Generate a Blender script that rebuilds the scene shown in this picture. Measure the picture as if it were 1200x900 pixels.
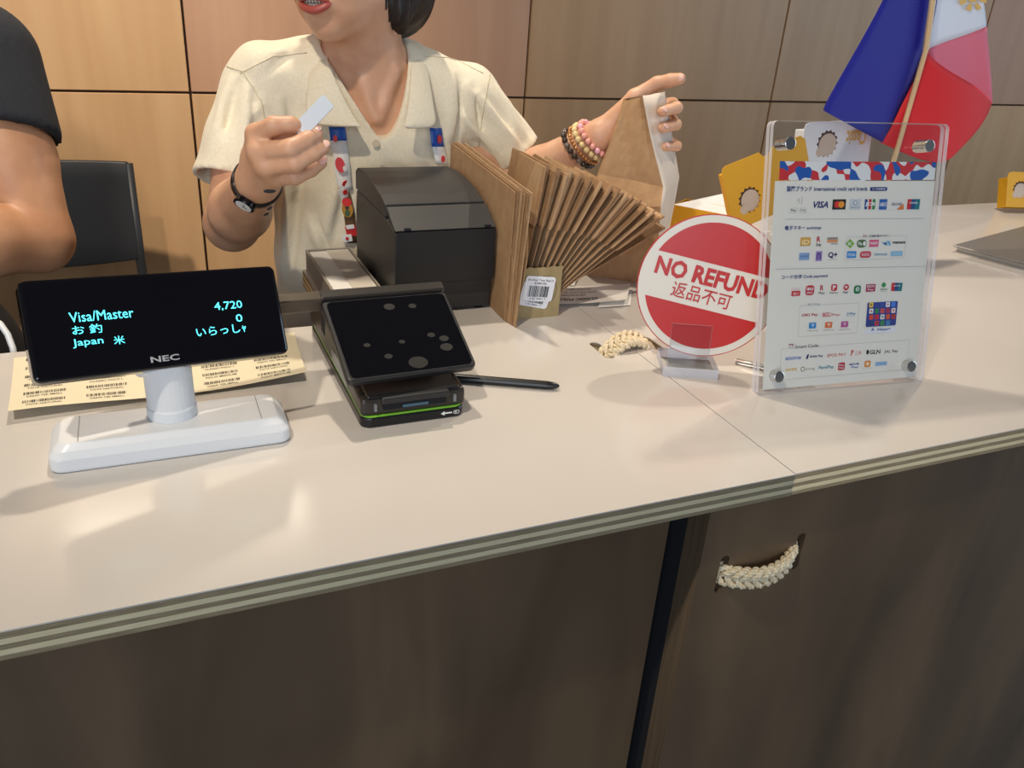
import bpy, bmesh, math, random
import numpy as np
from mathutils import Matrix, Vector
random.seed(7)
PI = math.pi
for o in list(bpy.data.objects): bpy.data.objects.remove(o)
scene = bpy.context.scene
COL = scene.collection

# ------------------------------------------------------------------ camera
CAMZ = 1.36            # camera height; counter top is 0.40 m below it
TOP = 0.96             # counter top height
F_PX = 979.5
YAW, PITCH, ROLL = math.radians(24.738), math.radians(25.718), math.radians(-4.146)
def _cam():
    f = np.array([math.sin(YAW)*math.cos(PITCH), math.cos(YAW)*math.cos(PITCH), -math.sin(PITCH)])
    r = np.cross(f, [0, 0, 1.0]); r /= np.linalg.norm(r)
    d = np.cross(f, r)
    c, s = math.cos(ROLL), math.sin(ROLL)
    return np.array([c*r+s*d, -s*r+c*d, f])
CM = _cam()
cam_data = bpy.data.cameras.new('camera')
cam_data.sensor_width = 36.0; cam_data.lens = 36.0*F_PX/1200.0
cam_data.clip_start = 0.02
cam = bpy.data.objects.new('camera', cam_data); COL.objects.link(cam)
cam.matrix_world = Matrix([[CM[0][0], -CM[1][0], -CM[2][0], 0], [CM[0][1], -CM[1][1], -CM[2][1], 0],
                           [CM[0][2], -CM[1][2], -CM[2][2], CAMZ], [0, 0, 0, 1]])
scene.camera = cam
def ray(u, v): return CM.T @ np.array([(u-600)/F_PX, (v-450)/F_PX, 1.0])
def P(u, v, Y):                       # pixel + depth (world y) -> world point
    d = ray(u, v); d = d*(Y/d[1]); return np.array([d[0], d[1], d[2]+CAMZ])
def G(u, v, z=TOP):                   # pixel on the horizontal plane at height z
    d = ray(u, v); d = d*((z-CAMZ)/d[2]); return np.array([d[0], d[1], z])
def PL(u, v, p0, n):                  # pixel on a plane
    d = ray(u, v); c = np.array([0, 0, CAMZ]); return c + d*(((p0-c) @ n)/(d @ n))
def V(*a): return np.array(a, float)
def unit(a): a = np.array(a, float); return a/np.linalg.norm(a)

# ------------------------------------------------------------------ light
scene.view_settings.view_transform = 'Standard'
scene.view_settings.look = 'None'
scene.view_settings.gamma = 1.0
scene.view_settings.use_curve_mapping = False
scene.view_settings.exposure = 0.0
world = bpy.data.worlds.new('room_air'); scene.world = world; world.use_nodes = True
world.node_tree.nodes['Background'].inputs[0].default_value = (0.62, 0.72, 0.86, 1)
world.node_tree.nodes['Background'].inputs[1].default_value = 0.12
def aim(o, tgt):
    d = Vector(tgt)-o.location; o.rotation_euler = d.to_track_quat('-Z', 'Y').to_euler()
def spot(name, loc, tgt, power, col, deg=60, blend=0.6, rad=0.04):
    l = bpy.data.lights.new(name, 'SPOT'); l.energy = power; l.color = col
    l.spot_size = math.radians(deg); l.spot_blend = blend; l.shadow_soft_size = rad
    o = bpy.data.objects.new(name, l); COL.objects.link(o); o.location = loc; aim(o, tgt); return o
def area(name, loc, tgt, power, col, sx, sy):
    l = bpy.data.lights.new(name, 'AREA'); l.energy = power; l.color = col
    l.shape = 'RECTANGLE'; l.size = sx; l.size_y = sy
    o = bpy.data.objects.new(name, l); COL.objects.link(o); o.location = loc; aim(o, tgt); return o
WARM = (1.0, 0.88, 0.72)
spot('ceiling_spot_counter', (0.26, 1.62, 2.80), (0.30, 0.90, TOP), 88, WARM, 85, 0.6, 0.04)
spot('ceiling_spot_front', (-0.55, 0.10, 2.80), (0.30, 1.30, 1.15), 95, (1.0, 0.88, 0.72), 62, 0.7, 0.04)
spot('ceiling_spot_right', (1.75, 1.60, 2.80), (1.5, 1.10, TOP), 82, WARM, 75, 0.6, 0.04)
spot('ceiling_spot_wall', (-0.75, 0.90, 2.80), (-0.45, 2.45, 1.15), 215, WARM, 70, 0.8, 0.05)
area('shop_window_daylight', (4.6, -0.6, 1.9), (0.6, 1.1, 1.1), 60, (0.68, 0.83, 1.0), 2.4, 2.2)
area('front_fill', (-1.9, -3.3, 2.0), (0.5, 1.1, 1.0), 108, (0.76, 0.86, 1.0), 3.2, 2.2)  # unseen cool fill, added front left to light the payment sheet
area('wall_strip_lamp', (0.12, 2.41, 2.20), (0.1, 0.6, TOP), 3, (1.0, 0.88, 0.70), 0.9, 0.10)

# ------------------------------------------------------------------ materials
MATS = {}
def mat(name, col, rough=0.5, metal=0.0, **k):
    if name in MATS: return MATS[name]
    m = bpy.data.materials.new(name); m.use_nodes = True
    b = m.node_tree.nodes['Principled BSDF']
    b.inputs['Base Color'].default_value = (*col, 1); b.inputs['Roughness'].default_value = rough
    b.inputs['Metallic'].default_value = metal
    for kk, vv in k.items():
        b.inputs[kk.replace('_', ' ')].default_value = vv
    MATS[name] = m; return m
def srgb(r, g, b):
    f = lambda c: ((c/255+0.055)/1.055)**2.4 if c > 10 else c/255/12.92
    return (f(r), f(g), f(b))
def N(m, t, **k):
    n = m.node_tree.nodes.new(t)
    for kk, vv in k.items(): setattr(n, kk, vv)
    return n
def L(m, a, b): m.node_tree.links.new(a, b)
def noisy(name, stops, rough=0.5, scale=(4, 4, 4), nscale=3.0, detail=6, bump=0.0, coord='Object', dist=0.0, rough_var=0.0, rand=False, **k):
    """principled material with a noise driven colour ramp"""
    if name in MATS: return MATS[name]
    m = mat(name, stops[0][1], rough, **k); b = m.node_tree.nodes['Principled BSDF']
    tc = N(m, 'ShaderNodeTexCoord'); mp = N(m, 'ShaderNodeMapping'); mp.inputs['Scale'].default_value = scale
    L(m, tc.outputs[coord], mp.inputs['Vector'])
    if rand:
        oi = N(m, 'ShaderNodeObjectInfo'); cx = N(m, 'ShaderNodeCombineXYZ'); ml = N(m, 'ShaderNodeMath', operation='MULTIPLY'); ml.inputs[1].default_value = 37.0
        L(m, oi.outputs['Random'], ml.inputs[0]); L(m, ml.outputs[0], cx.inputs[0]); L(m, ml.outputs[0], cx.inputs[1]); L(m, cx.outputs[0], mp.inputs['Location'])
    nz = N(m, 'ShaderNodeTexNoise'); nz.inputs['Scale'].default_value = nscale; nz.inputs['Detail'].default_value = detail; nz.inputs['Distortion'].default_value = dist
    L(m, mp.outputs[0], nz.inputs['Vector'])
    cr = N(m, 'ShaderNodeValToRGB')
    el = cr.color_ramp.elements
    while len(el) < len(stops): el.new(0.5)
    for e, (p, c) in zip(el, stops): e.position = p; e.color = (*c, 1)
    L(m, nz.outputs['Fac'], cr.inputs['Fac']); L(m, cr.outputs[0], b.inputs['Base Color'])
    if rough_var:
        mr = N(m, 'ShaderNodeMapRange'); mr.inputs['To Min'].default_value = rough-rough_var; mr.inputs['To Max'].default_value = rough+rough_var
        L(m, nz.outputs['Fac'], mr.inputs['Value']); L(m, mr.outputs[0], b.inputs['Roughness'])
    if bump:
        bp = N(m, 'ShaderNodeBump'); bp.inputs['Strength'].default_value = bump; bp.inputs['Distance'].default_value = 0.003
        L(m, nz.outputs['Fac'], bp.inputs['Height']); L(m, bp.outputs[0], b.inputs['Normal'])
    return m
def acrylic(name, tint=(0.96, 0.97, 0.98), ior=1.45, gloss=0.02, milky=0.0):
    m = bpy.data.materials.new(name); m.use_nodes = True; nt = m.node_tree; nt.nodes.clear()
    out = N(m, 'ShaderNodeOutputMaterial'); tr = N(m, 'ShaderNodeBsdfTransparent'); tr.inputs[0].default_value = (*tint, 1)
    gl = N(m, 'ShaderNodeBsdfGlossy'); gl.inputs['Roughness'].default_value = gloss
    lw = N(m, 'ShaderNodeLayerWeight'); lw.inputs[0].default_value = 0.5; pw = N(m, 'ShaderNodeMath', operation='POWER'); pw.inputs[1].default_value = 5.0
    fr = N(m, 'ShaderNodeMath', operation='MULTIPLY_ADD'); fr.inputs[1].default_value = 0.9; fr.inputs[2].default_value = ((ior-1)/(ior+1))**2
    L(m, lw.outputs['Facing'], pw.inputs[0]); L(m, pw.outputs[0], fr.inputs[0])
    mx = N(m, 'ShaderNodeMixShader'); L(m, fr.outputs[0], mx.inputs[0]); L(m, tr.outputs[0], mx.inputs[1]); L(m, gl.outputs[0], mx.inputs[2])
    last = mx
    if milky:
        df = N(m, 'ShaderNodeBsdfDiffuse'); df.inputs[0].default_value = (0.85, 0.86, 0.92, 1)
        m2 = N(m, 'ShaderNodeMixShader'); m2.inputs[0].default_value = milky; L(m, mx.outputs[0], m2.inputs[1]); L(m, df.outputs[0], m2.inputs[2]); last = m2
    L(m, last.outputs[0], out.inputs[0]); return m
def emit(name, col, s):
    m = mat(name, (0, 0, 0), 0.4); b = m.node_tree.nodes['Principled BSDF']
    b.inputs['Emission Color'].default_value = (*col, 1); b.inputs['Emission Strength'].default_value = s; return m

M_LAM = noisy('cream_laminate', [(0.3, srgb(203, 196, 188)), (0.7, srgb(211, 205, 198))], 0.15, (1, 1, 1), 2.0, 5, rough_var=0.04)
M_PLYL = noisy('pale_ply', [(0.3, srgb(206, 190, 150)), (0.7, srgb(228, 214, 178))], 0.6, (6, 6, 300), 4, 5)
M_PLYD = noisy('dark_ply', [(0.3, srgb(120, 104, 80)), (0.7, srgb(164, 148, 116))], 0.65, (8, 8, 300), 4, 5)
M_PANEL = noisy('stained_front_ply', [(0.25, srgb(72, 58, 44)), (0.5, srgb(92, 75, 57)), (0.78, srgb(116, 94, 70))], 0.42, (3.2, 3, 0.8), 2.2, 7, bump=0.08, dist=0.6, rough_var=0.06, rand=True)
M_DARK = mat('dark_void', (0.006, 0.006, 0.009), 0.9)
def wallmat(n, a, b, c): return noisy(n, [(0.12, srgb(*a)), (0.5, srgb(*b)), (0.9, srgb(*c))], 0.45, (9, 9, 0.7), 2.0, 6, bump=0.03, dist=0.4, rand=True)
M_WALL = [wallmat('wall_ply_a', (190, 148, 106), (203, 162, 118), (214, 176, 132)), wallmat('wall_ply_b', (178, 134, 106), (190, 147, 117), (200, 158, 127)), wallmat('wall_ply_c', (172, 134, 96), (186, 148, 108), (198, 160, 120))]
M_WBACK = mat('wall_backing', srgb(70, 48, 32), 0.8)
M_FLOOR = noisy('grey_floor', [(0.3, srgb(92, 88, 84)), (0.7, srgb(112, 108, 104))], 0.5, (1, 1, 1), 6, 4)
M_CEIL = noisy('dark_ceiling', [(0.3, srgb(92, 90, 88)), (0.7, srgb(104, 102, 99))], 0.8, (1, 1, 1), 4, 4)
M_WHITE = mat('white_plastic', srgb(222, 224, 226), 0.35)
M_GLOSSBLACK = mat('gloss_black', (0.004, 0.004, 0.006), 0.06)
M_BLACK = mat('matt_black_plastic', srgb(34, 34, 36), 0.42)
M_BLACK2 = mat('soft_black_plastic', srgb(22, 22, 24), 0.3)
M_PRN = noisy('printer_black', [(0.4, srgb(44, 44, 44)), (0.6, srgb(50, 50, 50))], 0.45, (1, 1, 1), 900, 2, bump=0.05)
M_PRNF = mat('printer_front', srgb(24, 26, 30), 0.4)
M_STEEL = mat('steel', (0.62, 0.60, 0.57), 0.22, 1.0)
M_KRAFT = [noisy('kraft_%d' % i, [(0.3, srgb(*a)), (0.7, srgb(*b))], 0.75, (30, 30, 22), 3, 6, bump=0.05, rand=True) for i, (a, b) in enumerate([((160, 124, 87), (174, 138, 100)), ((146, 111, 76), (160, 125, 88)), ((174, 140, 103), (188, 155, 117))])]
M_CARD = noisy('kraft_card', [(0.3, srgb(150, 132, 92)), (0.7, srgb(168, 150, 108))], 0.8, (30, 30, 8), 3, 6)
M_PAPER = mat('white_paper', srgb(236, 233, 226), 0.6)
M_CREAM = mat('cream_label_paper', srgb(238, 226, 194), 0.55)
M_INK = mat('black_ink', (0.015, 0.015, 0.017), 0.6)
M_GREYINK = mat('grey_ink', srgb(120, 122, 126), 0.6)
M_CYAN = emit('vfd_cyan', (0.10, 0.85, 1.0), 2.6)
M_ACR = acrylic('clear_acrylic'); M_EDGE = acrylic('acrylic_edge', (0.9, 0.9, 0.98), 1.5, 0.08, 0.5)
M_RED = mat('sign_red', srgb(192, 34, 30), 0.3); M_SIGNW = mat('sign_white', srgb(226, 220, 208), 0.3)
M_YEL = mat('yellow_card', srgb(226, 168, 28), 0.5); M_CARDW = mat('white_card', srgb(232, 234, 238), 0.45); M_GOLD = mat('gold_print', srgb(226, 176, 70), 0.5)
M_GREY = mat('grey_print', srgb(150, 128, 112), 0.6)
M_SKIN = noisy('skin', [(0.3, srgb(204, 153, 120)), (0.7, srgb(219, 172, 141))], 0.45, (1, 1, 1), 30, 4, bump=0.02, Subsurface_Weight=0.15, Subsurface_Scale=0.01)
M_SKIN2 = noisy('skin_tan', [(0.3, srgb(190, 136, 100)), (0.7, srgb(206, 154, 116))], 0.48, (1, 1, 1), 24, 4, bump=0.02, Subsurface_Weight=0.12, Subsurface_Scale=0.01)
for m_ in (M_SKIN, M_SKIN2): m_.node_tree.nodes['Principled BSDF'].inputs['Subsurface Radius'].default_value = (1.0, 0.35, 0.2)
M_NAIL = mat('nail', srgb(232, 186, 172), 0.2)
M_SHIRT = noisy('cream_shirt_cloth', [(0.3, srgb(228, 216, 188)), (0.7, srgb(236, 226, 202))], 0.85, (1, 1, 1), 260, 3, bump=0.06, Sheen_Weight=0.2)
M_SEAM = mat('shirt_seam', srgb(208, 194, 164), 0.9)
M_TROUS = mat('beige_trousers', srgb(176, 158, 124), 0.85)
M_TEE = noisy('black_tee_cloth', [(0.3, srgb(26, 28, 34)), (0.7, srgb(34, 36, 42))], 0.9, (1, 1, 1), 200, 3, bump=0.05)
M_HAIR = noisy('dark_hair', [(0.3, srgb(22, 16, 15)), (0.7, srgb(38, 28, 25))], 0.42, (60, 60, 2), 4, 5, bump=0.4)
M_LIP = mat('lip', srgb(172, 82, 72), 0.35); M_TEETH = mat('teeth', srgb(236, 228, 212), 0.25); M_MOUTH = mat('mouth_inside', srgb(60, 20, 18), 0.5)
M_ROPE = noisy('sisal_rope', [(0.3, srgb(206, 184, 142)), (0.7, srgb(242, 230, 202))], 0.85, (1, 1, 1), 300, 4, bump=0.2)
M_BLUE = mat('print_blue', srgb(22, 82, 176), 0.45); M_PRED = mat('print_red', srgb(206, 44, 46), 0.45); M_PW = mat('print_white', srgb(238, 236, 232), 0.5)

# ------------------------------------------------------------------ mesh helpers
WM = {}                                   # world matrix of every root
def frame(o, x, y, z):                    # 4x4 from origin and axes
    return Matrix([[x[0], y[0], z[0], o[0]], [x[1], y[1], z[1], o[1]], [x[2], y[2], z[2], o[2]], [0, 0, 0, 1]])
def at(x, y, z, rz=0): return Matrix.Translation((x, y, z)) @ Matrix.Rotation(rz, 4, 'Z')
def tag(o, label=None, cat=None, group=None, kind=None):
    for k, v in (('label', label), ('category', cat), ('group', group), ('kind', kind)):
        if v: o[k] = v
    return o
def thing(name, label, cat, mw=None, group=None):
    o = bpy.data.objects.new(name, None); COL.objects.link(o); o.empty_display_size = 0.03
    mw = mw if mw is not None else Matrix.Identity(4)
    o.matrix_world = mw; WM[o.name] = mw.copy()
    return tag(o, label, cat, group)
class MB:
    def __init__(s): s.v = []; s.f = []; s.m = []
    def add(s, vs, fs, mi=0):
        n = len(s.v); s.v += [tuple(map(float, p)) for p in vs]
        for f in fs: s.f.append([i+n for i in f]); s.m.append(mi)
        return s
    def box(s, lo, hi, mi=0, mw=None):
        x0, y0, z0 = lo; x1, y1, z1 = hi
        vs = [(x0,y0,z0),(x1,y0,z0),(x1,y1,z0),(x0,y1,z0),(x0,y0,z1),(x1,y0,z1),(x1,y1,z1),(x0,y1,z1)]
        if mw is not None: vs = [tuple(mw @ Vector(p)) for p in vs]
        return s.add(vs, [(0,3,2,1),(4,5,6,7),(0,1,5,4),(1,2,6,5),(2,3,7,6),(3,0,4,7)], mi)
    def prism(s, pts, z0, z1, mi=0, mw=None):        # ccw outline in xy extruded in z
        n = len(pts); vs = [(p[0], p[1], z0) for p in pts]+[(p[0], p[1], z1) for p in pts]
        if mw is not None: vs = [tuple(mw @ Vector(p)) for p in vs]
        return s.add(vs, [tuple(range(n-1, -1, -1)), tuple(range(n, 2*n))]+[(i, (i+1) % n, n+(i+1) % n, n+i) for i in range(n)], mi)
    def loft(s, rings, closed=True, caps=True, mi=0):
        n = len(rings[0]); vs = [p for r in rings for p in r]; fs = []
        for i in range(len(rings)-1):
            for j in range(n if closed else n-1):
                a = i*n+j; b = i*n+(j+1) % n; fs.append((a, b, b+n, a+n))
        if caps and closed:
            fs.append(tuple(range(n-1, -1, -1))); fs.append(tuple((len(rings)-1)*n+j for j in range(n)))
        return s.add(vs, fs, mi)
    def tube(s, path, r, n=10, mi=0, caps=True):
        path = [np.array(p, float) for p in path]; rs = r if isinstance(r, (list, tuple)) else [r]*len(path)
        rings = []; prev = None
        for i, p in enumerate(path):
            t = unit(path[min(i+1, len(path)-1)]-path[max(i-1, 0)])
            if prev is None:
                a = V(0, 0, 1) if abs(t[2]) < 0.9 else V(1, 0, 0)
                prev = unit(np.cross(t, a))
            u = unit(prev-t*(prev @ t)); w = np.cross(t, u); prev = u
            rings.append([p+rs[i]*(math.cos(2*PI*k/n)*u+math.sin(2*PI*k/n)*w) for k in range(n)])
        return s.loft(rings, True, caps, mi)
    def ball(s, c, rx, ry=None, rz=None, n=12, m=8, mi=0, axes=None):
        ry = rx if ry is None else ry; rz = rx if rz is None else rz
        ax = axes if axes is not None else (V(1,0,0), V(0,1,0), V(0,0,1)); c = np.array(c, float)
        vs = [c-ax[2]*rz]+[c+ax[0]*rx*math.sin(PI*i/m)*math.cos(2*PI*j/n)+ax[1]*ry*math.sin(PI*i/m)*math.sin(2*PI*j/n)-ax[2]*rz*math.cos(PI*i/m) for i in range(1, m) for j in range(n)]+[c+ax[2]*rz]
        fs = [(0, 1+(j+1) % n, 1+j) for j in range(n)]
        for i in range(m-2):
            for j in range(n): a = 1+i*n+j; b = 1+i*n+(j+1) % n; fs.append((a, b, b+n, a+n))
        e = len(vs)-1; fs += [(e, 1+(m-2)*n+j, 1+(m-2)*n+(j+1) % n) for j in range(n)]
        return s.add(vs, fs, mi)
    def grid(s, G_, mi=0):                            # G_: rows of points
        n = len(G_[0]); return s.loft(G_, False, False, mi)
    def build(s, name, mats, parent=None, local=False, smooth=False, bevel=0, seg=2, solid=0, subsurf=0, angle=35, flat=False):
        vs = s.v
        root = parent
        while root is not None and root.parent is not None: root = root.parent
        if root is not None and not local and root.name in WM:
            inv = WM[root.name].inverted(); vs = [tuple(inv @ Vector(p)) for p in vs]
        me = bpy.data.meshes.new(name); me.from_pydata(vs, [], s.f)
        mats = mats if isinstance(mats, (list, tuple)) else [mats]
        for m in mats: me.materials.append(m)
        me.polygons.foreach_set('material_index', s.m)
        if smooth: me.polygons.foreach_set('use_smooth', [True]*len(s.f))
        me.update()
        if len(s.f) > 5 and not flat:
            bm_ = bmesh.new(); bm_.from_mesh(me); bmesh.ops.recalc_face_normals(bm_, faces=bm_.faces); bm_.to_mesh(me); bm_.free()
        o = bpy.data.objects.new(name, me); COL.objects.link(o)
        if parent is not None: o.parent = parent
        if solid:
            md = o.modifiers.new('solid', 'SOLIDIFY'); md.thickness = solid; md.offset = 0
        if bevel:
            md = o.modifiers.new('bevel', 'BEVEL'); md.width = bevel; md.segments = seg; md.limit_method = 'ANGLE'; md.angle_limit = math.radians(angle)
            md.harden_normals = False
        if subsurf:
            md = o.modifiers.new('sub', 'SUBSURF'); md.levels = subsurf; md.render_levels = subsurf
        return o
def rrect(w, h, r, n=5, cx=0, cy=0):
    out = []
    for (sx, sy, a0) in ((1, -1, -90), (1, 1, 0), (-1, 1, 90), (-1, -1, 180)):
        for k in range(n+1):
            a = math.radians(a0+90*k/n); out.append((cx+sx*(w/2-r)+r*math.cos(a), cy+sy*(h/2-r)+r*math.sin(a)))
    return out
def circ(r, n=32, cx=0, cy=0, ry=None): return [(cx+r*math.cos(2*PI*k/n), cy+(ry or r)*math.sin(2*PI*k/n)) for k in range(n)]
TXT = bpy.data.curves.new('lettering', 'FONT'); TXO = bpy.data.objects.new('lettering_source', TXT); COL.objects.link(TXO)
def text_poly(body, bold=0.0, shear=0.0, res=2):
    """flat triangles of a text, in its own units (size 1)"""
    TXT.body = body; TXT.size = 1; TXT.offset = bold; TXT.shear = shear; TXT.resolution_u = res; TXT.fill_mode = 'FRONT'
    bpy.context.view_layer.update()
    dg = bpy.context.evaluated_depsgraph_get(); me = bpy.data.meshes.new_from_object(TXO.evaluated_get(dg))
    vs = [(v.co.x, v.co.y) for v in me.vertices]; fs = [tuple(p.vertices) for p in me.polygons]
    bpy.data.meshes.remove(me); return vs, fs
def put_text(mb, body, to3, box, mi=0, bold=0.0, shear=0.0, keep=False):
    """text fitted in box=(x0,y0,x1,y1) of a 2D plane; to3 maps (x,y)->3D"""
    vs, fs = text_poly(body, bold, shear)
    if not vs: return
    xs = [p[0] for p in vs]; ys = [p[1] for p in vs]
    sx = (box[2]-box[0])/(max(xs)-min(xs)); sy = (box[3]-box[1])/(max(ys)-min(ys))
    ox = oy = 0
    if keep:
        s_ = min(sx, sy); ox = ((box[2]-box[0])-s_*(max(xs)-min(xs)))/2; oy = ((box[3]-box[1])-s_*(max(ys)-min(ys)))/2; sx = sy = s_
    mb.add([to3(box[0]+ox+(x-min(xs))*sx, box[1]+oy+(y-min(ys))*sy) for x, y in vs], fs, mi)
def extrude_outline(name, loops, z0, z1, m, parent=None, kind=None):
    """solid plate from an outline with holes (2D curve, filled)"""
    c = bpy.data.curves.new(name, 'CURVE'); c.dimensions = '2D'; c.fill_mode = 'BOTH'; c.extrude = (z1-z0)/2
    for lp in loops:
        sp = c.splines.new('POLY'); sp.points.add(len(lp)-1); sp.use_cyclic_u = True
        for q, p in zip(sp.points, lp): q.co = (p[0], p[1], 0, 1)
    t = bpy.data.objects.new(name, c); COL.objects.link(t); bpy.context.view_layer.update()
    me = bpy.data.meshes.new_from_object(t.evaluated_get(bpy.context.evaluated_depsgraph_get()))
    bpy.data.objects.remove(t); bpy.data.curves.remove(c)
    me.transform(Matrix.Translation((0, 0, (z0+z1)/2))); me.materials.clear(); me.materials.append(m)
    return me
def link_mesh(name, me, parent=None):
    o = bpy.data.objects.new(name, me); COL.objects.link(o)
    if parent is not None: o.parent = parent
    return o
def copy_tree(o, mw, label=None):
    c = o.copy(); COL.objects.link(c); c.matrix_world = mw; WM[c.name] = mw.copy()
    if label: c['label'] = label
    for ch in o.children:
        k = ch.copy(); COL.objects.link(k); k.parent = c
        for g in ch.children:
            q = g.copy(); COL.objects.link(q); q.parent = k
    return c

# signed distance bodies -> one continuous mesh (surface nets)
class Body:
    def __init__(s, lo, hi, h):
        s.lo = np.array(lo, float); s.h = h; s.n = np.ceil((np.array(hi)-s.lo)/h).astype(int)+1
        s.D = np.full(tuple(s.n), 0.2, np.float32)
    def sub(s, lo, hi):
        a = np.clip(np.floor((lo-s.lo)/s.h).astype(int), 0, s.n-1); b = np.clip(np.ceil((hi-s.lo)/s.h).astype(int)+1, 1, s.n)
        if (b <= a).any(): return None
        sl = tuple(slice(a[i], b[i]) for i in range(3))
        g = np.meshgrid(*[s.lo[i]+s.h*np.arange(a[i], b[i]) for i in range(3)], indexing='ij')
        return sl, np.stack(g, -1).astype(np.float32)
    def mix(s, sl, d, k, op):
        D = s.D[sl]
        if op == 'add':
            if k > 0:
                hh = np.clip(0.5+0.5*(D-d)/k, 0, 1); s.D[sl] = D*(1-hh)+d*hh-k*hh*(1-hh)
            else: s.D[sl] = np.minimum(D, d)
        else:
            if k > 0:
                hh = np.clip(0.5-0.5*(D+d)/k, 0, 1); s.D[sl] = D*(1-hh)-d*hh+k*hh*(1-hh)
            else: s.D[sl] = np.maximum(D, -d)
    def cone(s, a, b, r1, r2, k=0.01, op='add', cut=None):
        a = np.array(a, float); b = np.array(b, float); m = max(r1, r2)+k+4*s.h
        q = s.sub(np.minimum(a, b)-m, np.maximum(a, b)+m)
        if q is None: return s
        sl, X = q; ab = b-a; t = np.clip(((X-a) @ ab)/(ab @ ab), 0, 1)
        d = np.linalg.norm(X-(a+t[..., None]*ab), axis=-1)-(r1+(r2-r1)*t)
        if cut is not None: d = np.maximum(d, (X-cut[0]) @ unit(cut[1]))
        s.mix(sl, d, k, op); return s
    def chain(s, pts, rs, k=0.004):
        for i in range(len(pts)-1): s.cone(pts[i], pts[i+1], rs[i], rs[i+1], k)
        return s
    def ell(s, c, r, axes=None, k=0.01, op='add'):
        c = np.array(c, float); r = np.array(r, float); m = r.max()+k+4*s.h
        q = s.sub(c-m, c+m)
        if q is None: return s
        sl, X = q; A = np.array(axes) if axes is not None else np.eye(3)
        y = (X-c) @ A.T; k0 = np.linalg.norm(y/r, axis=-1); k1 = np.linalg.norm(y/(r*r), axis=-1)
        d = k0*(k0-1)/np.maximum(k1, 1e-6); s.mix(sl, d, k, op); return s
    def warp(s, fn):
        q = s.sub(s.lo, s.lo+s.h*s.n); s.D[q[0]] += fn(q[1]).astype(np.float32); return s
    def mesh(s):
        D = s.D; ins = D < 0; n = D.shape
        c = np.zeros((n[0]-1, n[1]-1, n[2]-1), np.int8)
        for i in (0, 1):
            for j in (0, 1):
                for k in (0, 1): c += ins[i:n[0]-1+i, j:n[1]-1+j, k:n[2]-1+k]
        cell = np.argwhere((c > 0) & (c < 8)); idx = np.full(c.shape, -1, np.int64); idx[tuple(cell.T)] = np.arange(len(cell))
        acc = np.zeros((len(cell), 3)); cnt = np.zeros(len(cell))
        off = [(i, j, k) for i in (0, 1) for j in (0, 1) for k in (0, 1)]
        for a in off:
            for b in off:
                if sum(b)-sum(a) == 1 and all(y >= x for x, y in zip(a, b)):
                    da = D[tuple((cell+a).T)].astype(float); db = D[tuple((cell+b).T)].astype(float)
                    w = (da < 0) != (db < 0); t = np.where(w, da/np.where(w, da-db, 1), 0)
                    p = np.array(a)+t[:, None]*(np.array(b)-np.array(a)); acc[w] += p[w]; cnt[w] += 1
        vs = s.lo+s.h*(cell+acc/np.maximum(cnt, 1)[:, None])
        quads = []
        for ax in range(3):
            u, v = [(1, 2), (2, 0), (0, 1)][ax]
            s0 = [slice(None)]*3; s1 = [slice(None)]*3; s0[ax] = slice(0, -1); s1[ax] = slice(1, None)
            a = ins[tuple(s0)]; b = ins[tuple(s1)]; e = np.argwhere(a != b)
            e = e[(e[:, u] > 0) & (e[:, v] > 0) & (e[:, u] < n[u]-1) & (e[:, v] < n[v]-1)]
            eu = np.zeros(3, int); eu[u] = 1; ev = np.zeros(3, int); ev[v] = 1
            q = np.stack([idx[tuple((e-eu-ev).T)], idx[tuple((e-ev).T)], idx[tuple(e.T)], idx[tuple((e-eu).T)]], 1)
            fl = a[tuple(e.T)]; q[~fl] = q[~fl][:, ::-1]; quads.append(q)
        return vs, np.concatenate(quads)
    def build(s, name, m, parent, drop=None):
        vs, q = s.mesh()
        root = parent
        inv = WM[root.name].inverted() if root is not None and root.name in WM else Matrix.Identity(4)
        A = np.array(inv); vs = vs @ A[:3, :3].T+A[:3, 3]
        me = bpy.data.meshes.new(name); me.vertices.add(len(vs)); me.vertices.foreach_set('co', vs.astype(np.float32).ravel())
        me.loops.add(q.size); me.loops.foreach_set('vertex_index', q.astype(np.int32).ravel())
        me.polygons.add(len(q)); me.polygons.foreach_set('loop_start', np.arange(0, q.size, 4, dtype=np.int32))
        me.polygons.foreach_set('use_smooth', np.ones(len(q), bool)); me.update(calc_edges=True); me.validate()
        me.materials.append(m)
        o = bpy.data.objects.new(name, me); COL.objects.link(o)
        if parent is not None: o.parent = parent
        md = o.modifiers.new('smooth', 'SMOOTH'); md.factor = 0.5; md.iterations = 2
        return o

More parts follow.
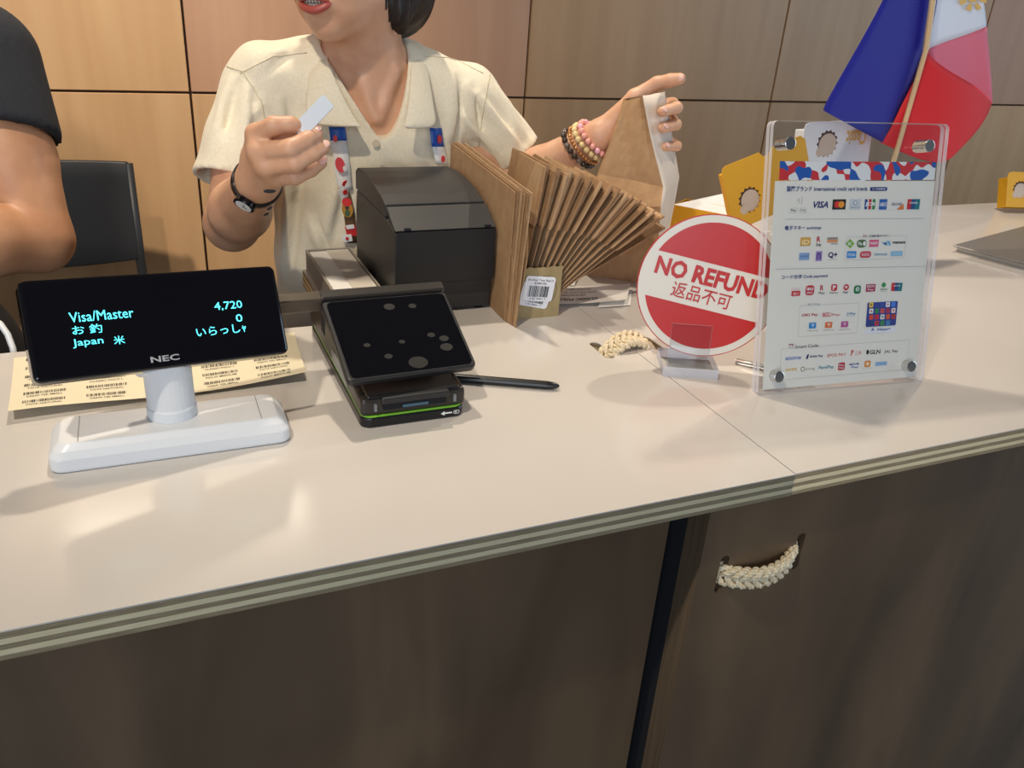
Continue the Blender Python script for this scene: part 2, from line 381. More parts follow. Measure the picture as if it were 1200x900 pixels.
# ------------------------------------------------------------------ the setting
WY = 2.45                                   # back wall
tag(MB().box((-3.2, -3.6, -0.06), (5.0, WY+0.2, 0)).build('floor', M_FLOOR), 'grey floor behind and in front of the counter', None, None, 'structure')
tag(MB().box((-3.2, -3.6, 2.90), (5.0, WY+0.2, 2.96)).build('ceiling', M_CEIL), 'dark ceiling above the counter', None, None, 'structure')
wall = tag(MB().box((-3.2, WY+0.012, 0), (5.0, WY+0.14, 2.90)).build('wall_back', M_WBACK), 'back wall clad in large tan plywood panels', None, None, 'structure')
jx = [-2.70, -1.755, -0.815, 0.140, 1.1025, 2.041, 2.985, 3.93]
pick = {(3, 1): 1, (3, 0): 0, (4, 1): 2, (4, 0): 2, (5, 1): 2, (5, 0): 2, (2, 1): 0, (2, 0): 0}
for i in range(len(jx)-1):
    for k, (z0, z1) in enumerate(((0.0, 1.039), (1.039, 2.90))):
        b = MB().box((jx[i]+0.003, WY, z0+0.003), (jx[i+1]-0.003, WY+0.0115, z1-0.003))
        b.build('wall_panel', M_WALL[pick.get((i, k), (i+k) % 3)], wall, bevel=0.0015, seg=1)

# ------------------------------------------------------------------ counter tops
FY = 0.5033; SEAM = 0.5318
def slot(cx, cy, w, h, n=6):                # oblong along y
    return [(cx+w/2*math.cos(a), cy+(h/2-w/2)*(1 if math.sin(a) >= 0 else -1)+w/2*math.sin(a)) for a in [2*PI*(k+0.5)/(2*n) for k in range(2*n)]]
slL, slR = slot(0.4925, 0.813, 0.014, 0.050), slot(0.5655, 0.815, 0.014, 0.046)
def top(name, label, outline, holes):
    t = thing(name, label, 'worktop', at(outline[0][0], outline[0][1], 0.936)); ox, oy = outline[0]
    sh = lambda lp, e=0: [(x-ox, y-oy) for x, y in lp]
    loops = [sh(outline)]+[sh(h) for h in holes]
    z = 0.0
    for k, (th, m, nm) in enumerate([(0.0040, M_PLYD, 'ply'), (0.0045, M_PLYL, 'ply'), (0.0045, M_PLYD, 'ply'), (0.0045, M_PLYL, 'ply'), (0.0053, M_PLYD, 'ply'), (0.0012, M_LAM, 'laminate')]):
        me = extrude_outline(nm, loops, z, z+th, m); link_mesh(nm, me, t); z += th
    return t
topL = top('worktop', 'cream laminated plywood counter top, left section with the card terminal on it',
           [(-1.7, FY), (SEAM-0.0006, FY), (SEAM-0.0006, 1.19), (0.1985, 1.19), (0.1985, 0.972), (-1.7, 0.972)], [slL])
topR = top('worktop', 'cream laminated plywood counter top, right section under the clear payment sign',
           [(SEAM+0.0006, FY+0.001), (2.6, FY+0.012), (2.6, 1.36), (SEAM+0.0006, 1.36)], [slR])

# cabinets below
def cabinet(name, label, x0, x1, y0, y1, th, holes=()):
    t = thing(name, label, 'cabinet', at(x0, y0, 0))
    lp = [[(0, 0), (x1-x0, 0), (x1-x0, 0.936), (0, 0.936)]]+[[(x-x0, z) for x, z in h] for h in holes]
    me = extrude_outline('front_panel', lp, -th/2, th/2, M_PANEL)
    me.transform(Matrix.Translation((0, th/2, 0)) @ Matrix.Rotation(PI/2, 4, 'X'))
    me.materials.append(noisy('panel_edge', [(0.3, srgb(70, 56, 42)), (0.7, srgb(104, 86, 64))], 0.65, (300, 300, 2), 3, 4))
    for p in me.polygons:
        if abs(p.normal.y) < 0.5: p.material_index = 1
    link_mesh('front_panel', me, t)
    MB().box((x1-0.02, y0+th, 0), (x1, y1, 0.936)).build('side_panel', M_PANEL, t)
    MB().box((x0+(0.004 if th < 0.03 else 0), y0+th, 0), (x0+0.02, y1, 0.936)).build('side_panel', M_DARK, t)  # near-black, for the shade in the gap between cabinets
    MB().box((x0+0.02, y0+th, 0.06), (x1-0.02, y1, 0.08)).build('shelf', M_PANEL, t)
    MB().box((x0+0.02, y0+th, 0.5), (x1-0.02, y1, 0.52)).build('shelf', M_PANEL, t)
    return t
def vslot(cx, cz, w, h): return [(x, z) for x, z in slot(cx, cz, w, h)]
cabL = cabinet('counter_cabinet', 'brown stained plywood cabinet under the left counter section', -1.68, 0.4345, 0.552, 0.95, 0.018)
cabR = cabinet('counter_cabinet', 'brown stained plywood cabinet with a woven rope handle, under the right section', 0.4545, 2.58, 0.520, 1.17, 0.030,
               [vslot(0.4845, CAMZ-0.5185, 0.011, 0.046), vslot(0.5785, CAMZ-0.5125, 0.011, 0.046)])
MB().box((0.4345, 0.60, 0), (0.4545, 0.62, 0.936)).build('gap_shade', M_DARK, cabL)  # black strip painted in as the shade between the two cabinets

# ------------------------------------------------------------------ braided rope handles
def braid(name, label, path, wdir, width, parent_label_cat='rope handle', strands=5):
    """flat braid of twisted strands along a path; wdir = width direction per point"""
    t = thing(name, label, parent_label_cat, Matrix.Translation(Vector(path[len(path)//2])))
    path = [np.array(p, float) for p in path]; n = 90
    Ls = np.cumsum([0]+[np.linalg.norm(path[i+1]-path[i]) for i in range(len(path)-1)])
    def pt(s):
        return np.array([np.interp(s, Ls, [p[k] for p in path]) for k in range(3)]), unit([np.interp(s, Ls, [w[k] for w in wdir]) for k in range(3)])
    for q in range(strands):
        pts = []
        for i in range(n+1):
            s_ = Ls[-1]*i/n; c, w = pt(s_); c2, _ = pt(min(s_+0.001, Ls[-1])); c1, _ = pt(max(s_-0.001, 0)); tg = unit(c2-c1); nn = np.cross(tg, w)
            ph = s_*2*PI/0.046+q*2*PI/strands
            pts.append(c+w*(width/2-0.003)*math.sin(ph)+nn*0.0028*math.sin(2*ph))
        mb = MB()
        for y in range(3):                    # each strand is a twist of three yarns
            yp = []
            for i, p in enumerate(pts):
                tg = unit(pts[min(i+1, n)]-pts[max(i-1, 0)]); a = unit(np.cross(tg, V(0.3, 0.5, 0.8))); b = np.cross(tg, a)
                an = i/n*Ls[-1]*2*PI/0.012+y*2*PI/3; yp.append(p+0.0017*(a*math.cos(an)+b*math.sin(an)))
            mb.tube(yp, 0.0019, 6)
        mb.build('strand', M_ROPE, t, smooth=True)
    return t
xs = np.linspace(0, 1, 15)
p_top = [V(0.4925+0.073*s, 0.808+0.008*s, TOP-0.012+0.024*math.sin(PI*s)**0.7) for s in xs]
braid('rope_handle', 'braided natural rope loop through two slots in the counter top seam', p_top, [V(0.0, 1, 0.15)]*15, 0.030)
p_fr = [V(0.4845+0.094*s, 0.533-0.026*math.sin(PI*s)**0.55, CAMZ-0.522+0.008*s-0.004*math.sin(PI*s)) for s in xs]
braid('rope_handle', 'braided natural rope loop on the front of the brown cabinet', p_fr, [V(0.0, -0.15, 1)]*15, 0.027)

# ------------------------------------------------------------------ customer display
def plane_map(o, x, y, n, off=0.0): return lambda a, b: o+x*a+y*b+n*off
dsp = thing('customer_display', 'black customer price display with cyan text on white swivel stand', 'display', at(-0.002, 0.727, TOP))
bx0, bx1, by0, by1, bh = -0.101, 0.0985, 0.693, 0.762, 0.024
rings = []
for (ins, z) in ((0.002, 0), (0.0, 0.002), (0.0, 0.013), (0.004, 0.019), (0.009, bh)):
    r = rrect(bx1-bx0-2*ins, by1-by0-2*ins, 0.010, 5, (bx0+bx1)/2, (by0+by1)/2); rings.append([(x, y, TOP+z) for x, y in r])
b_ = MB().loft(rings).build('base', M_WHITE, dsp, smooth=False, bevel=0.0012)
for x in (bx0+0.024, bx1-0.024):
    MB().box((x-0.0003, by0+0.0105, TOP+bh-0.001), (x+0.0003, by1-0.0105, TOP+bh+0.0002)).build('seam_line', M_GREYINK, b_)
hr = unit([0.974, 0.217, -0.071]); hd = V(0.004, -0.509, -0.861); hu = -unit(hd-hr*(hd @ hr)); hn = np.cross(hr, hu)   # face axes; hn towards viewer
hc = V(0.0026, 0.730, CAMZ-0.2826)
W_, H_ = 0.2102, 0.0834
pc = V(0.0, 0.735, 0)
rings = []
for (r, z) in ((0.0215, bh), (0.0215, bh+0.010), (0.0205, bh+0.011), (0.0205, bh+0.046), (0.0195, bh+0.064)):
    rings.append([(pc[0]+r*math.cos(2*PI*k/32), pc[1]+r*math.sin(2*PI*k/32), TOP+z) for k in range(32)])
MB().loft(rings).build('post', M_WHITE, dsp, smooth=False, bevel=0.0008)
hm = frame(hc, hr, hu, hn)
MB().prism(rrect(0.046, 0.03, 0.006), -0.045, -0.018, 0, hm @ Matrix.Translation((0, -0.028, 0))).build('neck', M_WHITE, dsp, bevel=0.003)
head = MB().prism(rrect(W_, H_, 0.006), -0.022, 0.0, 0, hm).build('screen_head', M_GLOSSBLACK, dsp, bevel=0.003, seg=3)
MB().prism(rrect(W_-0.012, H_-0.012, 0.006), -0.028, -0.021, 0, hm).build('rear_shell', M_BLACK, dsp, bevel=0.003)
def on_head(px): q = PL(px[0], px[1], hc, hn)-hc; return q @ hr, q @ hu
m3 = plane_map(hc, hr, hu, hn, 0.0006)
def head_text(body, x0, y0, x1, y1, name, m, bold=0.0):   # box given by lower-left / upper-right photo pixels
    a = on_head((x0, y0)); c = on_head((x1, y1)); mb = MB(); put_text(mb, body, m3, (a[0], a[1], c[0], c[1]), 0, bold)
    mb.build(name, m, head)
head_text('Visa/Master', 82, 378.5, 155, 360.5, 'screen_text', M_CYAN)
head_text('お 釣', 85.5, 393, 118.5, 379, 'screen_text', M_CYAN)
head_text('Japan', 86, 408.5, 120, 394.5, 'screen_text', M_CYAN)
head_text('米', 134, 404, 145, 393, 'screen_text', M_CYAN)
head_text('4,720', 252, 365, 282.5, 352, 'screen_text', M_CYAN)
head_text('0', 277, 377.5, 283, 368, 'screen_text', M_CYAN)
head_text('いらっしｬ', 231, 395, 287, 379, 'screen_text', M_CYAN)
head_text('NEC', 177, 425.5, 209.5, 414.5, 'maker_logo', mat('logo_silver', srgb(165, 165, 168), 0.4), 0.025)

# ------------------------------------------------------------------ card payment terminal
trm = thing('card_terminal', 'dark grey card payment terminal with tilted touch screen', 'card terminal', at(0.218, 0.82, TOP))
x0, x1, y0, y1 = 0.166, 0.272, 0.699, 0.955
M_TGREY = mat('terminal_grey', srgb(50, 46, 42), 0.38, 0.2)
def side_prism(mb, pts, xa, xb, mi=0):     # (y,z) outline extruded along x
    vs = [(xa, y, TOP+z) for y, z in pts]+[(xb, y, TOP+z) for y, z in pts]; n = len(pts)
    mb.add(vs, [tuple(range(n)), tuple(range(2*n-1, n-1, -1))]+[(i, n+i, n+(i+1) % n, (i+1) % n) for i in range(n)], mi); return mb
low = MB().prism(rrect(x1-x0, y1-y0, 0.010, 4, (x0+x1)/2, (y0+y1)/2), TOP, TOP+0.011).build('lower_body', M_BLACK2, trm, bevel=0.002)
MB().prism(rrect(x1-x0-0.003, y1-y0-0.003, 0.009, 4, (x0+x1)/2, (y0+y1)/2), TOP+0.0108, TOP+0.0128).build('green_stripe', mat('lime', srgb(126, 190, 50), 0.4), trm)
up = side_prism(MB(), [(y0+0.001, 0.0126), (y1, 0.0126), (y1, 0.050), (0.86, 0.062), (0.805, 0.074), (0.765, 0.040), (0.725, 0.033), (y0+0.001, 0.031)], x0, x1).build('upper_body', M_TGREY, trm, bevel=0.004, seg=3)
MB().box((x0+0.006, 0.700, TOP+0.0312), (x1-0.006, 0.76, TOP+0.0345)).build('front_deck', M_BLACK2, trm, bevel=0.002)
slotm = MB().box((0.187, 0.6965, TOP+0.019), (0.251, 0.704, TOP+0.0265)).build('card_slot', M_DARK, trm, bevel=0.001)
MB().box((0.185, 0.694, TOP+0.0265), (0.253, 0.704, TOP+0.0335)).build('slot_lip', M_BLACK, trm, bevel=0.0015)
MB().box((0.206, 0.6958, TOP+0.0205), (0.232, 0.6967, TOP+0.0235)).build('slot_icon', mat('slot_glow', srgb(60, 92, 110), 0.4), slotm)
for x in (0.1795, 0.2600): MB().box((x-0.0012, 0.6965, TOP+0.019), (x+0.0012, 0.7005, TOP+0.026)).build('marker', M_GREYINK, trm)
mb = MB(); ar = lambda a, b: V(0.246+a, 0.6983, TOP+0.0062+b)
mb.add([ar(0, 0), ar(0.004, -0.0025), ar(0.004, 0.0025)], [(0, 1, 2)]); mb.add([ar(0.004, -0.0008), ar(0.012, -0.0008), ar(0.012, 0.0008), ar(0.004, 0.0008)], [(0, 1, 2, 3)])
for (a, b, c, d) in ((0.0135, -0.002, 0.0195, -0.0014), (0.0135, 0.0014, 0.0195, 0.002), (0.0135, -0.002, 0.0141, 0.002), (0.0189, -0.002, 0.0195, 0.002), (0.0150, -0.0004, 0.0168, 0.0009)):
    mb.add([ar(a, b), ar(c, b), ar(c, d), ar(a, d)], [(0, 1, 2, 3)])
mb.build('arrow_print', M_PW, low)
MB().box((x0-0.0006, 0.76, TOP+0.017), (x0+0.0004, 0.83, TOP+0.031)).build('rating_label', mat('label_grey', srgb(150, 150, 146), 0.5), up)
MB().box((x0-0.0004, 0.868, TOP+0.030), (x0+0.002, 0.885, TOP+0.050)).build('side_port', M_DARK, up)
MB().prism(rrect(0.046, 0.013, 0.003), -0.016, 0.002, 0, frame(V(0.2185, 0.751, CAMZ-0.3255), unit([0.995, 0.09, -0.03]), unit([-0.05, 0.87, 0.488]), unit([0, -0.488, 0.87])) @ Matrix.Translation((-0.088, 0.0565, 0))).build('side_bar', mat('side_metal', srgb(96, 86, 74), 0.3, 0.5), up, bevel=0.002)
sr = unit([0.995, 0.09, -0.03]); sd = V(0.04, -0.871, -0.488); su = -unit(sd-sr*(sd @ sr)); sn = np.cross(sr, su)
sc = V(0.2185, 0.751, CAMZ-0.3255); sm = frame(sc, sr, su, sn)
scr = MB().prism(rrect(0.1345, 0.1015, 0.006), -0.009, 0.0, 0, sm).build('touch_screen', M_BLACK, trm, bevel=0.002)
MB().prism(rrect(0.127, 0.094, 0.005), 0.0, 0.0006, 0, sm).build('screen_glass', mat('screen_glass', (0.004, 0.004, 0.006), 0.05), scr)
MB().prism(rrect(0.1345, 0.012, 0.003), -0.016, 0.003, 0, sm @ Matrix.Translation((0, 0.0565, 0))).build('hinge_bar', M_TGREY, trm, bevel=0.002)
M_SMUDGE = mat('finger_smudge', srgb(19, 19, 17), 0.45)
for i, (u, v, r) in enumerate(((456, 360, 7), (483, 359, 5), (505, 393, 5), (520, 397, 6), (523, 407, 8), (490, 425, 12), (430, 405, 4), (471, 401, 4), (455, 418, 5))):
    q = PL(u, v, sc, sn)-sc; a, b = q @ sr, q @ su
    MB().prism(circ(r*0.00085, 14, a, b, r*0.0006), 0.0006, 0.0008, 0, sm).build('fingerprint', M_SMUDGE, scr)

# ------------------------------------------------------------------ stylus
sty = thing('stylus', 'black stylus pen lying on the counter beside the card terminal', 'stylus', Matrix.Translation(Vector(G(600, 452))))
a, b = G(520, 446)+V(0, 0, 0.0048), G(655, 457)+V(0, 0, 0.0048); dv = unit(b-a)
MB().tube([a, b-dv*0.014, b-dv*0.008], [0.0046, 0.0046, 0.004], 14).build('barrel', M_BLACK2, sty, smooth=False)
MB().tube([b-dv*0.008, b-dv*0.003, b], [0.0042, 0.003, 0.0012], 12).build('tip', M_BLACK, sty)
MB().tube([a+dv*0.035, a+dv*0.037], 0.0049, 14).build('ring', M_BLACK, sty)

# ------------------------------------------------------------------ receipt printer
prn = thing('receipt_printer', 'black box shaped receipt printer with curved lid', 'printer', at(0.3425, 1.07, TOP))
px0, px1 = 0.2755, 0.4095
side_prism(MB(), [(0.970, 0.045), (0.970, 0.111), (1.012, 0.119), (1.17, 0.119), (1.175, 0.10), (1.175, 0.004), (0.980, 0.004), (0.980, 0.042)], px0, px1).build('body', M_PRN, prn, bevel=0.002)
side_prism(MB(), [(0.9692, 0.046), (0.9692, 0.113), (0.9712, 0.113), (0.9712, 0.046)], px0+0.0015, px1-0.0015).build('front_cover', M_PRNF, prn)
side_prism(MB(), [(0.9705, 0.1145), (0.988, 0.1235), (1.010, 0.1355), (1.014, 0.1335), (1.012, 0.128), (0.975, 0.112)], px0, px1).build('tear_bar', M_PRN, prn, bevel=0.001)
arc = [(1.0165, 0.1365), (1.04, 0.1435), (1.07, 0.149), (1.10, 0.152), (1.135, 0.153), (1.165, 0.151), (1.175, 0.145), (1.175, 0.12), (1.0165, 0.12)]
side_prism(MB(), arc, px0, px1).build('lid', M_PRN, prn, bevel=0.0015)
for x in (px0+0.012, px1-0.016): MB().box((x, 0.9695, TOP+0.1155), (x+0.008, 0.9735, TOP+0.1178)).build('latch_notch', M_DARK, prn)
for (x, y) in ((px0+0.012, 0.99), (px1-0.012, 0.99), (px0+0.012, 1.16), (px1-0.012, 1.16)): MB().tube([(x, y, TOP), (x, y, TOP+0.006)], 0.006, 12).build('foot', M_DARK, prn)

# ------------------------------------------------------------------ white paper tray behind the terminal
tr = thing('document_tray', 'shallow white document tray with papers, left of the receipt printer', 'tray', at(0.235, 1.09, TOP))
ta, tb, tc, td = V(0.203, 0.992, 0), V(0.268, 0.992, 0), V(0.268, 1.184, 0), V(0.203, 1.184, 0)
M_TRAY = mat('tray_grey', srgb(150, 142, 130), 0.4)
MB().box((0.203, 0.985, TOP), (0.268, 1.184, TOP+0.003)).build('tray_bottom', M_TRAY, tr)
for lo, hi in (((0.203, 0.985, TOP+0.003), (0.206, 1.184, TOP+0.032)), ((0.265, 0.985, TOP+0.003), (0.268, 1.184, TOP+0.032)), ((0.206, 1.181, TOP+0.003), (0.265, 1.184, TOP+0.032)), ((0.206, 0.985, TOP+0.003), (0.265, 0.988, TOP+0.032))):
    MB().box(lo, hi).build('tray_wall', M_TRAY, tr, bevel=0.0008, seg=1)
st = thing('paper_stack', 'stack of white slips lying in the document tray', 'paper', at(0.2355, 1.085, TOP+0.003))
for k in range(8):
    e = 0.0005*(k % 3)
    MB().box((0.2068+e, 0.9892+e, TOP+0.0031+0.0034*k), (0.2632-e*0.5, 1.178-e, TOP+0.0031+0.0034*k+0.0030)).build('sheet', M_PAPER, st)
MB().box((0.2315, 0.99, TOP+0.0305), (0.2632, 1.178, TOP+0.0309)).build('sheet', mat('grey_paper', srgb(206, 198, 184), 0.6), st)

# ------------------------------------------------------------------ folded kraft bags and their box
def flat_bag_mesh(d, h, th, slope=0.0, flap=0.0):
    mb = MB(); mw = Matrix(((0, 0, 1, 0), (1, 0, 0, 0), (0, 1, 0, 0), (0, 0, 0, 1)))     # outline (y,z), thickness along x
    mb.prism([(0, 0), (d, 0), (d, h+slope), (0, h)], -th/2, th/2, 0, mw); return mb, mw
def lean(o, ang_x, yaw=0): return Matrix.Translation(Vector(o)) @ Matrix.Rotation(yaw, 4, 'Z') @ Matrix.Rotation(ang_x, 4, 'Y')
nst = 6
names = ['against the printer side, leftmost of the upright stack', 'second from the printer in the upright stack', 'third from the printer in the upright stack', 'third from the small box in the upright stack', 'second from the small box in the upright stack', 'rightmost of the upright stack, next to the small box']
for k in range(nst):
    t = thing('paper_bag', 'flat brown kraft paper bag '+names[k], 'paper bag', lean((0.4116+0.0010*k, 0.930-0.0045*k, TOP+0.0005), math.radians(1.0+0.45*k), math.radians(-1.5)), 'kraft bags stacked upright by the printer')
    H = 0.168+0.002*(k % 3)
    mb, mw = flat_bag_mesh(0.258, H, 0.0012, 0.012); mb.build('bag_sheet', M_KRAFT[k % 3], t, local=True)
    # loose second layer, slightly bowed at the open front
    rows = []
    for i in range(9):
        z = H*i/8; bow = 0.0022+0.0022*math.sin(PI*i/8*2.2+k)
        rows.append([(bow if q == 0 else 0.0012, 0.246*q/4+(0.003*math.sin(i*1.3+k) if q == 0 else 0), z*(1+0.05*q/4)) for q in range(5)])
    MB().grid(rows).build('bag_gusset', M_KRAFT[(k+1) % 3], t, local=True, solid=0.0006)
    MB().prism([(0.205, 0.0), (0.207, 0.0), (0.207, H), (0.205, H)], -0.0012, -0.0004, 0, mw).build('fold_line', M_KRAFT[1], t, local=True)
bxs = thing('kraft_box', 'small brown card box holding fanned bags, barcode sticker on its front', 'box', at(0.4565, 0.965, TOP))
kx0, kx1, ky0, ky1, kh = 0.4265, 0.4895, 0.932, 1.040, 0.070
mbf = MB(); n = 16; ed = [(kx0+(kx1-kx0)*i/n, kh+(0.0012*random.uniform(-1, 1))) for i in range(n+1)]
vs = [(kx0, ky0, TOP), (kx1, ky0, TOP)]+[(x, ky0, TOP+z) for x, z in reversed(ed)]
mbf.add(vs, [tuple(range(len(vs)))]); mbf.build('front_wall', M_CARD, bxs, solid=0.002)
for lo, hi, nm in (((kx0, ky0+0.0012, TOP), (kx0+0.002, ky1, TOP+kh), 'side_wall'), ((kx1-0.002, ky0+0.0012, TOP), (kx1, ky1, TOP+kh), 'side_wall'), ((kx0+0.002, ky1-0.002, TOP), (kx1-0.002, ky1, TOP+kh), 'back_wall'), ((kx0+0.002, ky0+0.0012, TOP), (kx1-0.002, ky1-0.002, TOP+0.002), 'box_bottom')):
    MB().box(lo, hi).build(nm, M_CARD, bxs)
ring = MB(); cx, cz, r0, r1 = 0.464, TOP+0.038, 0.0190, 0.0197
ring.add([(cx+r*math.cos(2*PI*k/36), ky0-0.0012, cz+r*math.sin(2*PI*k/36)) for r in (r0, r1) for k in range(36)], [(k, (k+1) % 36, 36+(k+1) % 36, 36+k) for k in range(36)])
ring.build('printed_ring', M_INK, bxs)
def barcode(mb, to3, x0, y0, x1, y1, rnd, mi=0):
    x = x0
    while x < x1:
        w = rnd.choice((0.25, 0.25, 0.5, 0.75))*(x1-x0)/22; g = rnd.choice((0.3, 0.3, 0.6))*(x1-x0)/22
        if x+w > x1: break
        mb.add([to3(x, y0), to3(x+w, y0), to3(x+w, y1), to3(x, y1)], [(0, 1, 2, 3)], mi); x += w+g
for (a, off, ox, oz, nm) in ((-14, 0.0016, 0.4535, 0.033, 'sticker_lower'), (-7, 0.0022, 0.4575, 0.041, 'barcode_sticker')):
    ca, sa = math.cos(math.radians(a)), math.sin(math.radians(a)); w, h = 0.043, 0.034
    t3 = lambda x, y, off=off, ca=ca, sa=sa, ox=ox, oz=oz: V(ox+x*ca-y*sa, ky0-off, TOP+oz+x*sa+y*ca)
    mb = MB(); mb.add([t3(x, y) for x, y in rrect(w, h, 0.004, 3)], [tuple(range(16))]); s_ = mb.build(nm, M_CARDW, bxs)
    t4 = lambda x, y, t3=t3: t3(x, y)+V(0, -0.0003, 0)
    mb = MB(); barcode(mb, t4, -0.015, -0.011, 0.015, 0.004, random.Random(3)); put_text(mb, 'Brother Tote Beard', t4, (-0.018, 0.0105, 0.018, 0.0135)); put_text(mb, '4,980.00', t4, (-0.009, 0.006, 0.009, 0.0088), 0, 0.01); put_text(mb, '2 01 0001 7', t4, (-0.012, -0.0148, 0.012, -0.0122))
    mb.build('barcode_print', M_INK, s_)
nf = 38
ONES = ['', 'first', 'second', 'third', 'fourth', 'fifth', 'sixth', 'seventh', 'eighth', 'ninth', 'tenth', 'eleventh', 'twelfth', 'thirteenth', 'fourteenth', 'fifteenth', 'sixteenth', 'seventeenth', 'eighteenth', 'nineteenth']
def ordinal(n): return ONES[n] if n < 20 else {2: 'twentieth', 3: 'thirtieth'}[n//10] if n % 10 == 0 else {2: 'twenty-', 3: 'thirty-'}[n//10]+ONES[n % 10]
for k in range(nf):
    s = k/(nf-1); ph = math.radians(7+49*s**0.95+(5 if k == nf-1 else 0)); Lb = 0.184-0.006*math.sin(PI*s)+0.003*math.sin(k*2.3)
    nm = ['leftmost, showing its broad face', 'rightmost, tipped lowest over the receipts'][k//(nf-1)] if k in (0, nf-1) else '%s from the left' % ordinal(k+1)
    o = (0.4360+0.0480*s, 0.944+0.006*math.sin(k*2.1), TOP+0.012+0.010*s)
    t = thing('paper_bag', 'small brown kraft bag fanned out of the card box, '+nm, 'paper bag', lean(o, ph, math.radians(-3+2*math.sin(k*1.7))), 'kraft bags fanned in the card box')
    mb, mw = flat_bag_mesh(0.088+(0.03 if k < 2 else 0), Lb, 0.0007); mb.build('bag_sheet', M_KRAFT[(k*2+1) % 3], t, local=True)
    MB().prism([(-0.0015, Lb*0.60), (0.0895, Lb*0.60), (0.0895, Lb*1.004), (-0.0015, Lb*1.004)], -0.0014, 0.0014, 0, mw).build('folded_base', M_KRAFT[(k*k+k//3) % 3], t, local=True)
    MB().prism([(0.004, Lb*0.60), (0.03, Lb*0.60), (0.045, Lb*0.80), (0.03, Lb), (0.004, Lb)], -0.0016, -0.0014, 0, mw).build('fold_flap', M_KRAFT[(k+2) % 3], t, local=True)

# ------------------------------------------------------------------ held kraft carrier bag
bag = thing('carrier_bag', 'open brown kraft paper bag held upright by the woman', 'paper bag', Matrix.Translation(Vector(G(720, 328))))
cFL = [G(686, 322), P(686, 250, 1.066), P(702, 204, 1.10), P(719, 160, 1.11), P(735, 118, 1.118)]
cFR = [G(768, 334), P(774, 246, 1.010), P(777, 219, 1.035), P(762, 160, 1.065), P(753, 112, 1.085)]
cBR = [cFR[0]+V(0.055, 0.075, 0), P(788, 252, 1.085), P(796, 207, 1.095), P(788, 160, 1.100), P(779, 107, 1.105)]
cBL = [cFL[0]+V(0.055, 0.075, 0), cFL[1]+V(0.050, 0.070, 0.0), cFL[2]+V(0.040, 0.055, 0), cFL[3]+V(0.026, 0.030, 0.0), cFL[4]+V(0.012, 0.012, 0.003)]
def lerp(a, b, t): return a+(b-a)*t
def wallgrid(ca, cb, bow, n=8, seed=0):
    rows = []; rn = random.Random(seed)
    zs = np.linspace(0, 4, 15)
    def ev(c, s): i = min(int(s), 3); return lerp(c[i], c[i+1], s-i)
    for s in zs:
        a, b = ev(ca, s), ev(cb, s); nn = unit(np.cross(b-a, V(0, 0, 1))); row = []
        for q in range(n+1):
            t = q/n; amp = bow*math.sin(PI*t)*(s/4)+(0.0016*math.sin(s*2.7+q*1.1+seed) if 0 < q < n else 0)
            row.append(lerp(a, b, t)+nn*amp)
        rows.append(row)
    return rows
M_BAGIN = M_KRAFT[1]
MB().grid(wallgrid(cFL, cFR, -0.004, seed=1)).build('front_panel', M_KRAFT[0], bag, solid=0.0004)
MB().grid(wallgrid(cFR, cBR, 0.003, seed=2)).build('side_gusset', mat('daylit_gusset', srgb(214, 200, 184), 0.6), bag, solid=0.0004, smooth=True)  # kraft gusset coloured pale for the daylight falling on it
MB().grid(wallgrid(cBR, cBL, -0.004, seed=3)).build('back_panel', M_KRAFT[0], bag, solid=0.0004)
MB().grid(wallgrid(cBL, cFL, 0.006, seed=4)).build('side_gusset', M_KRAFT[0], bag, solid=0.0004)
MB().add([cFL[0], cFR[0], cBR[0], cBL[0]], [(0, 1, 2, 3)]).build('bag_bottom', M_KRAFT[1], bag, solid=0.0004)

# ------------------------------------------------------------------ label sheets and receipts
sh = thing('label_sheet', 'cream sheet of printed barcode labels behind the customer display', 'label sheet', at(0.0, 0.885, TOP))
def sheet_pt(a, b):       # a 0..1 along x, b 0..1 front->back ; front edge curls up
    l, r = lerp(V(-0.140, 0.803, 0), V(-0.150, 0.955, 0), b), lerp(V(0.137, 0.824, 0), V(0.146, 0.955, 0), b)
    p = lerp(l, r, a); p[2] = TOP+0.0008+0.011*(1-b)**2*(0.6+0.4*math.cos(a*5.0)); return p
MB().grid([[sheet_pt(i/14, j/8) for i in range(15)] for j in range(9)]).build('sheet', M_CREAM, sh, smooth=True)
rn = random.Random(5); kk = 0
for j in range(3):
    for i in range(5):
        mb = MB(); a0, b0 = 0.03+0.195*i, 0.04+0.32*j; t3 = lambda x, y: sheet_pt(x, y)+V(0, 0, 0.0005)
        for bb in (0.0, 0.16):
            barcode(mb, t3, a0+0.01, b0+bb+0.07, a0+0.14, b0+bb+0.115, rn)
            put_text(mb, rn.choice(['CLASSIC POLO L', 'CREW TEE SMALL', 'TOTE NATURAL', 'POLO MEDIUM']), t3, (a0+0.02, b0+bb+0.02, a0+0.13, b0+bb+0.045), 0, 0.008)
        mb.build('label_print', M_INK, sh)
def paper(name, label, c4, lift, m=M_PAPER, nx=8, ny=4):
    c4 = [np.array(c, float) for c in c4]; t = thing(name, label, 'receipt', Matrix.Translation(Vector((c4[0]+c4[2])/2)))
    f = lambda a, b: lerp(lerp(c4[0], c4[1], a), lerp(c4[3], c4[2], a), b)+V(0, 0, 0.0006+lift(a, b))
    MB().grid([[f(i/nx, j/ny) for i in range(nx+1)] for j in range(ny+1)]).build('slip', m, t, smooth=True); return t, f
t, f = paper('receipt_slip', 'white product slip lying on the counter in front of the held bag', [G(650, 360), G(733, 360), G(738, 341), G(657, 339)], lambda a, b: 0.004+0.007*a*a)
mb = MB(); g = lambda x, y: f(1-x, 1-y)+V(0, 0, 0.0004)
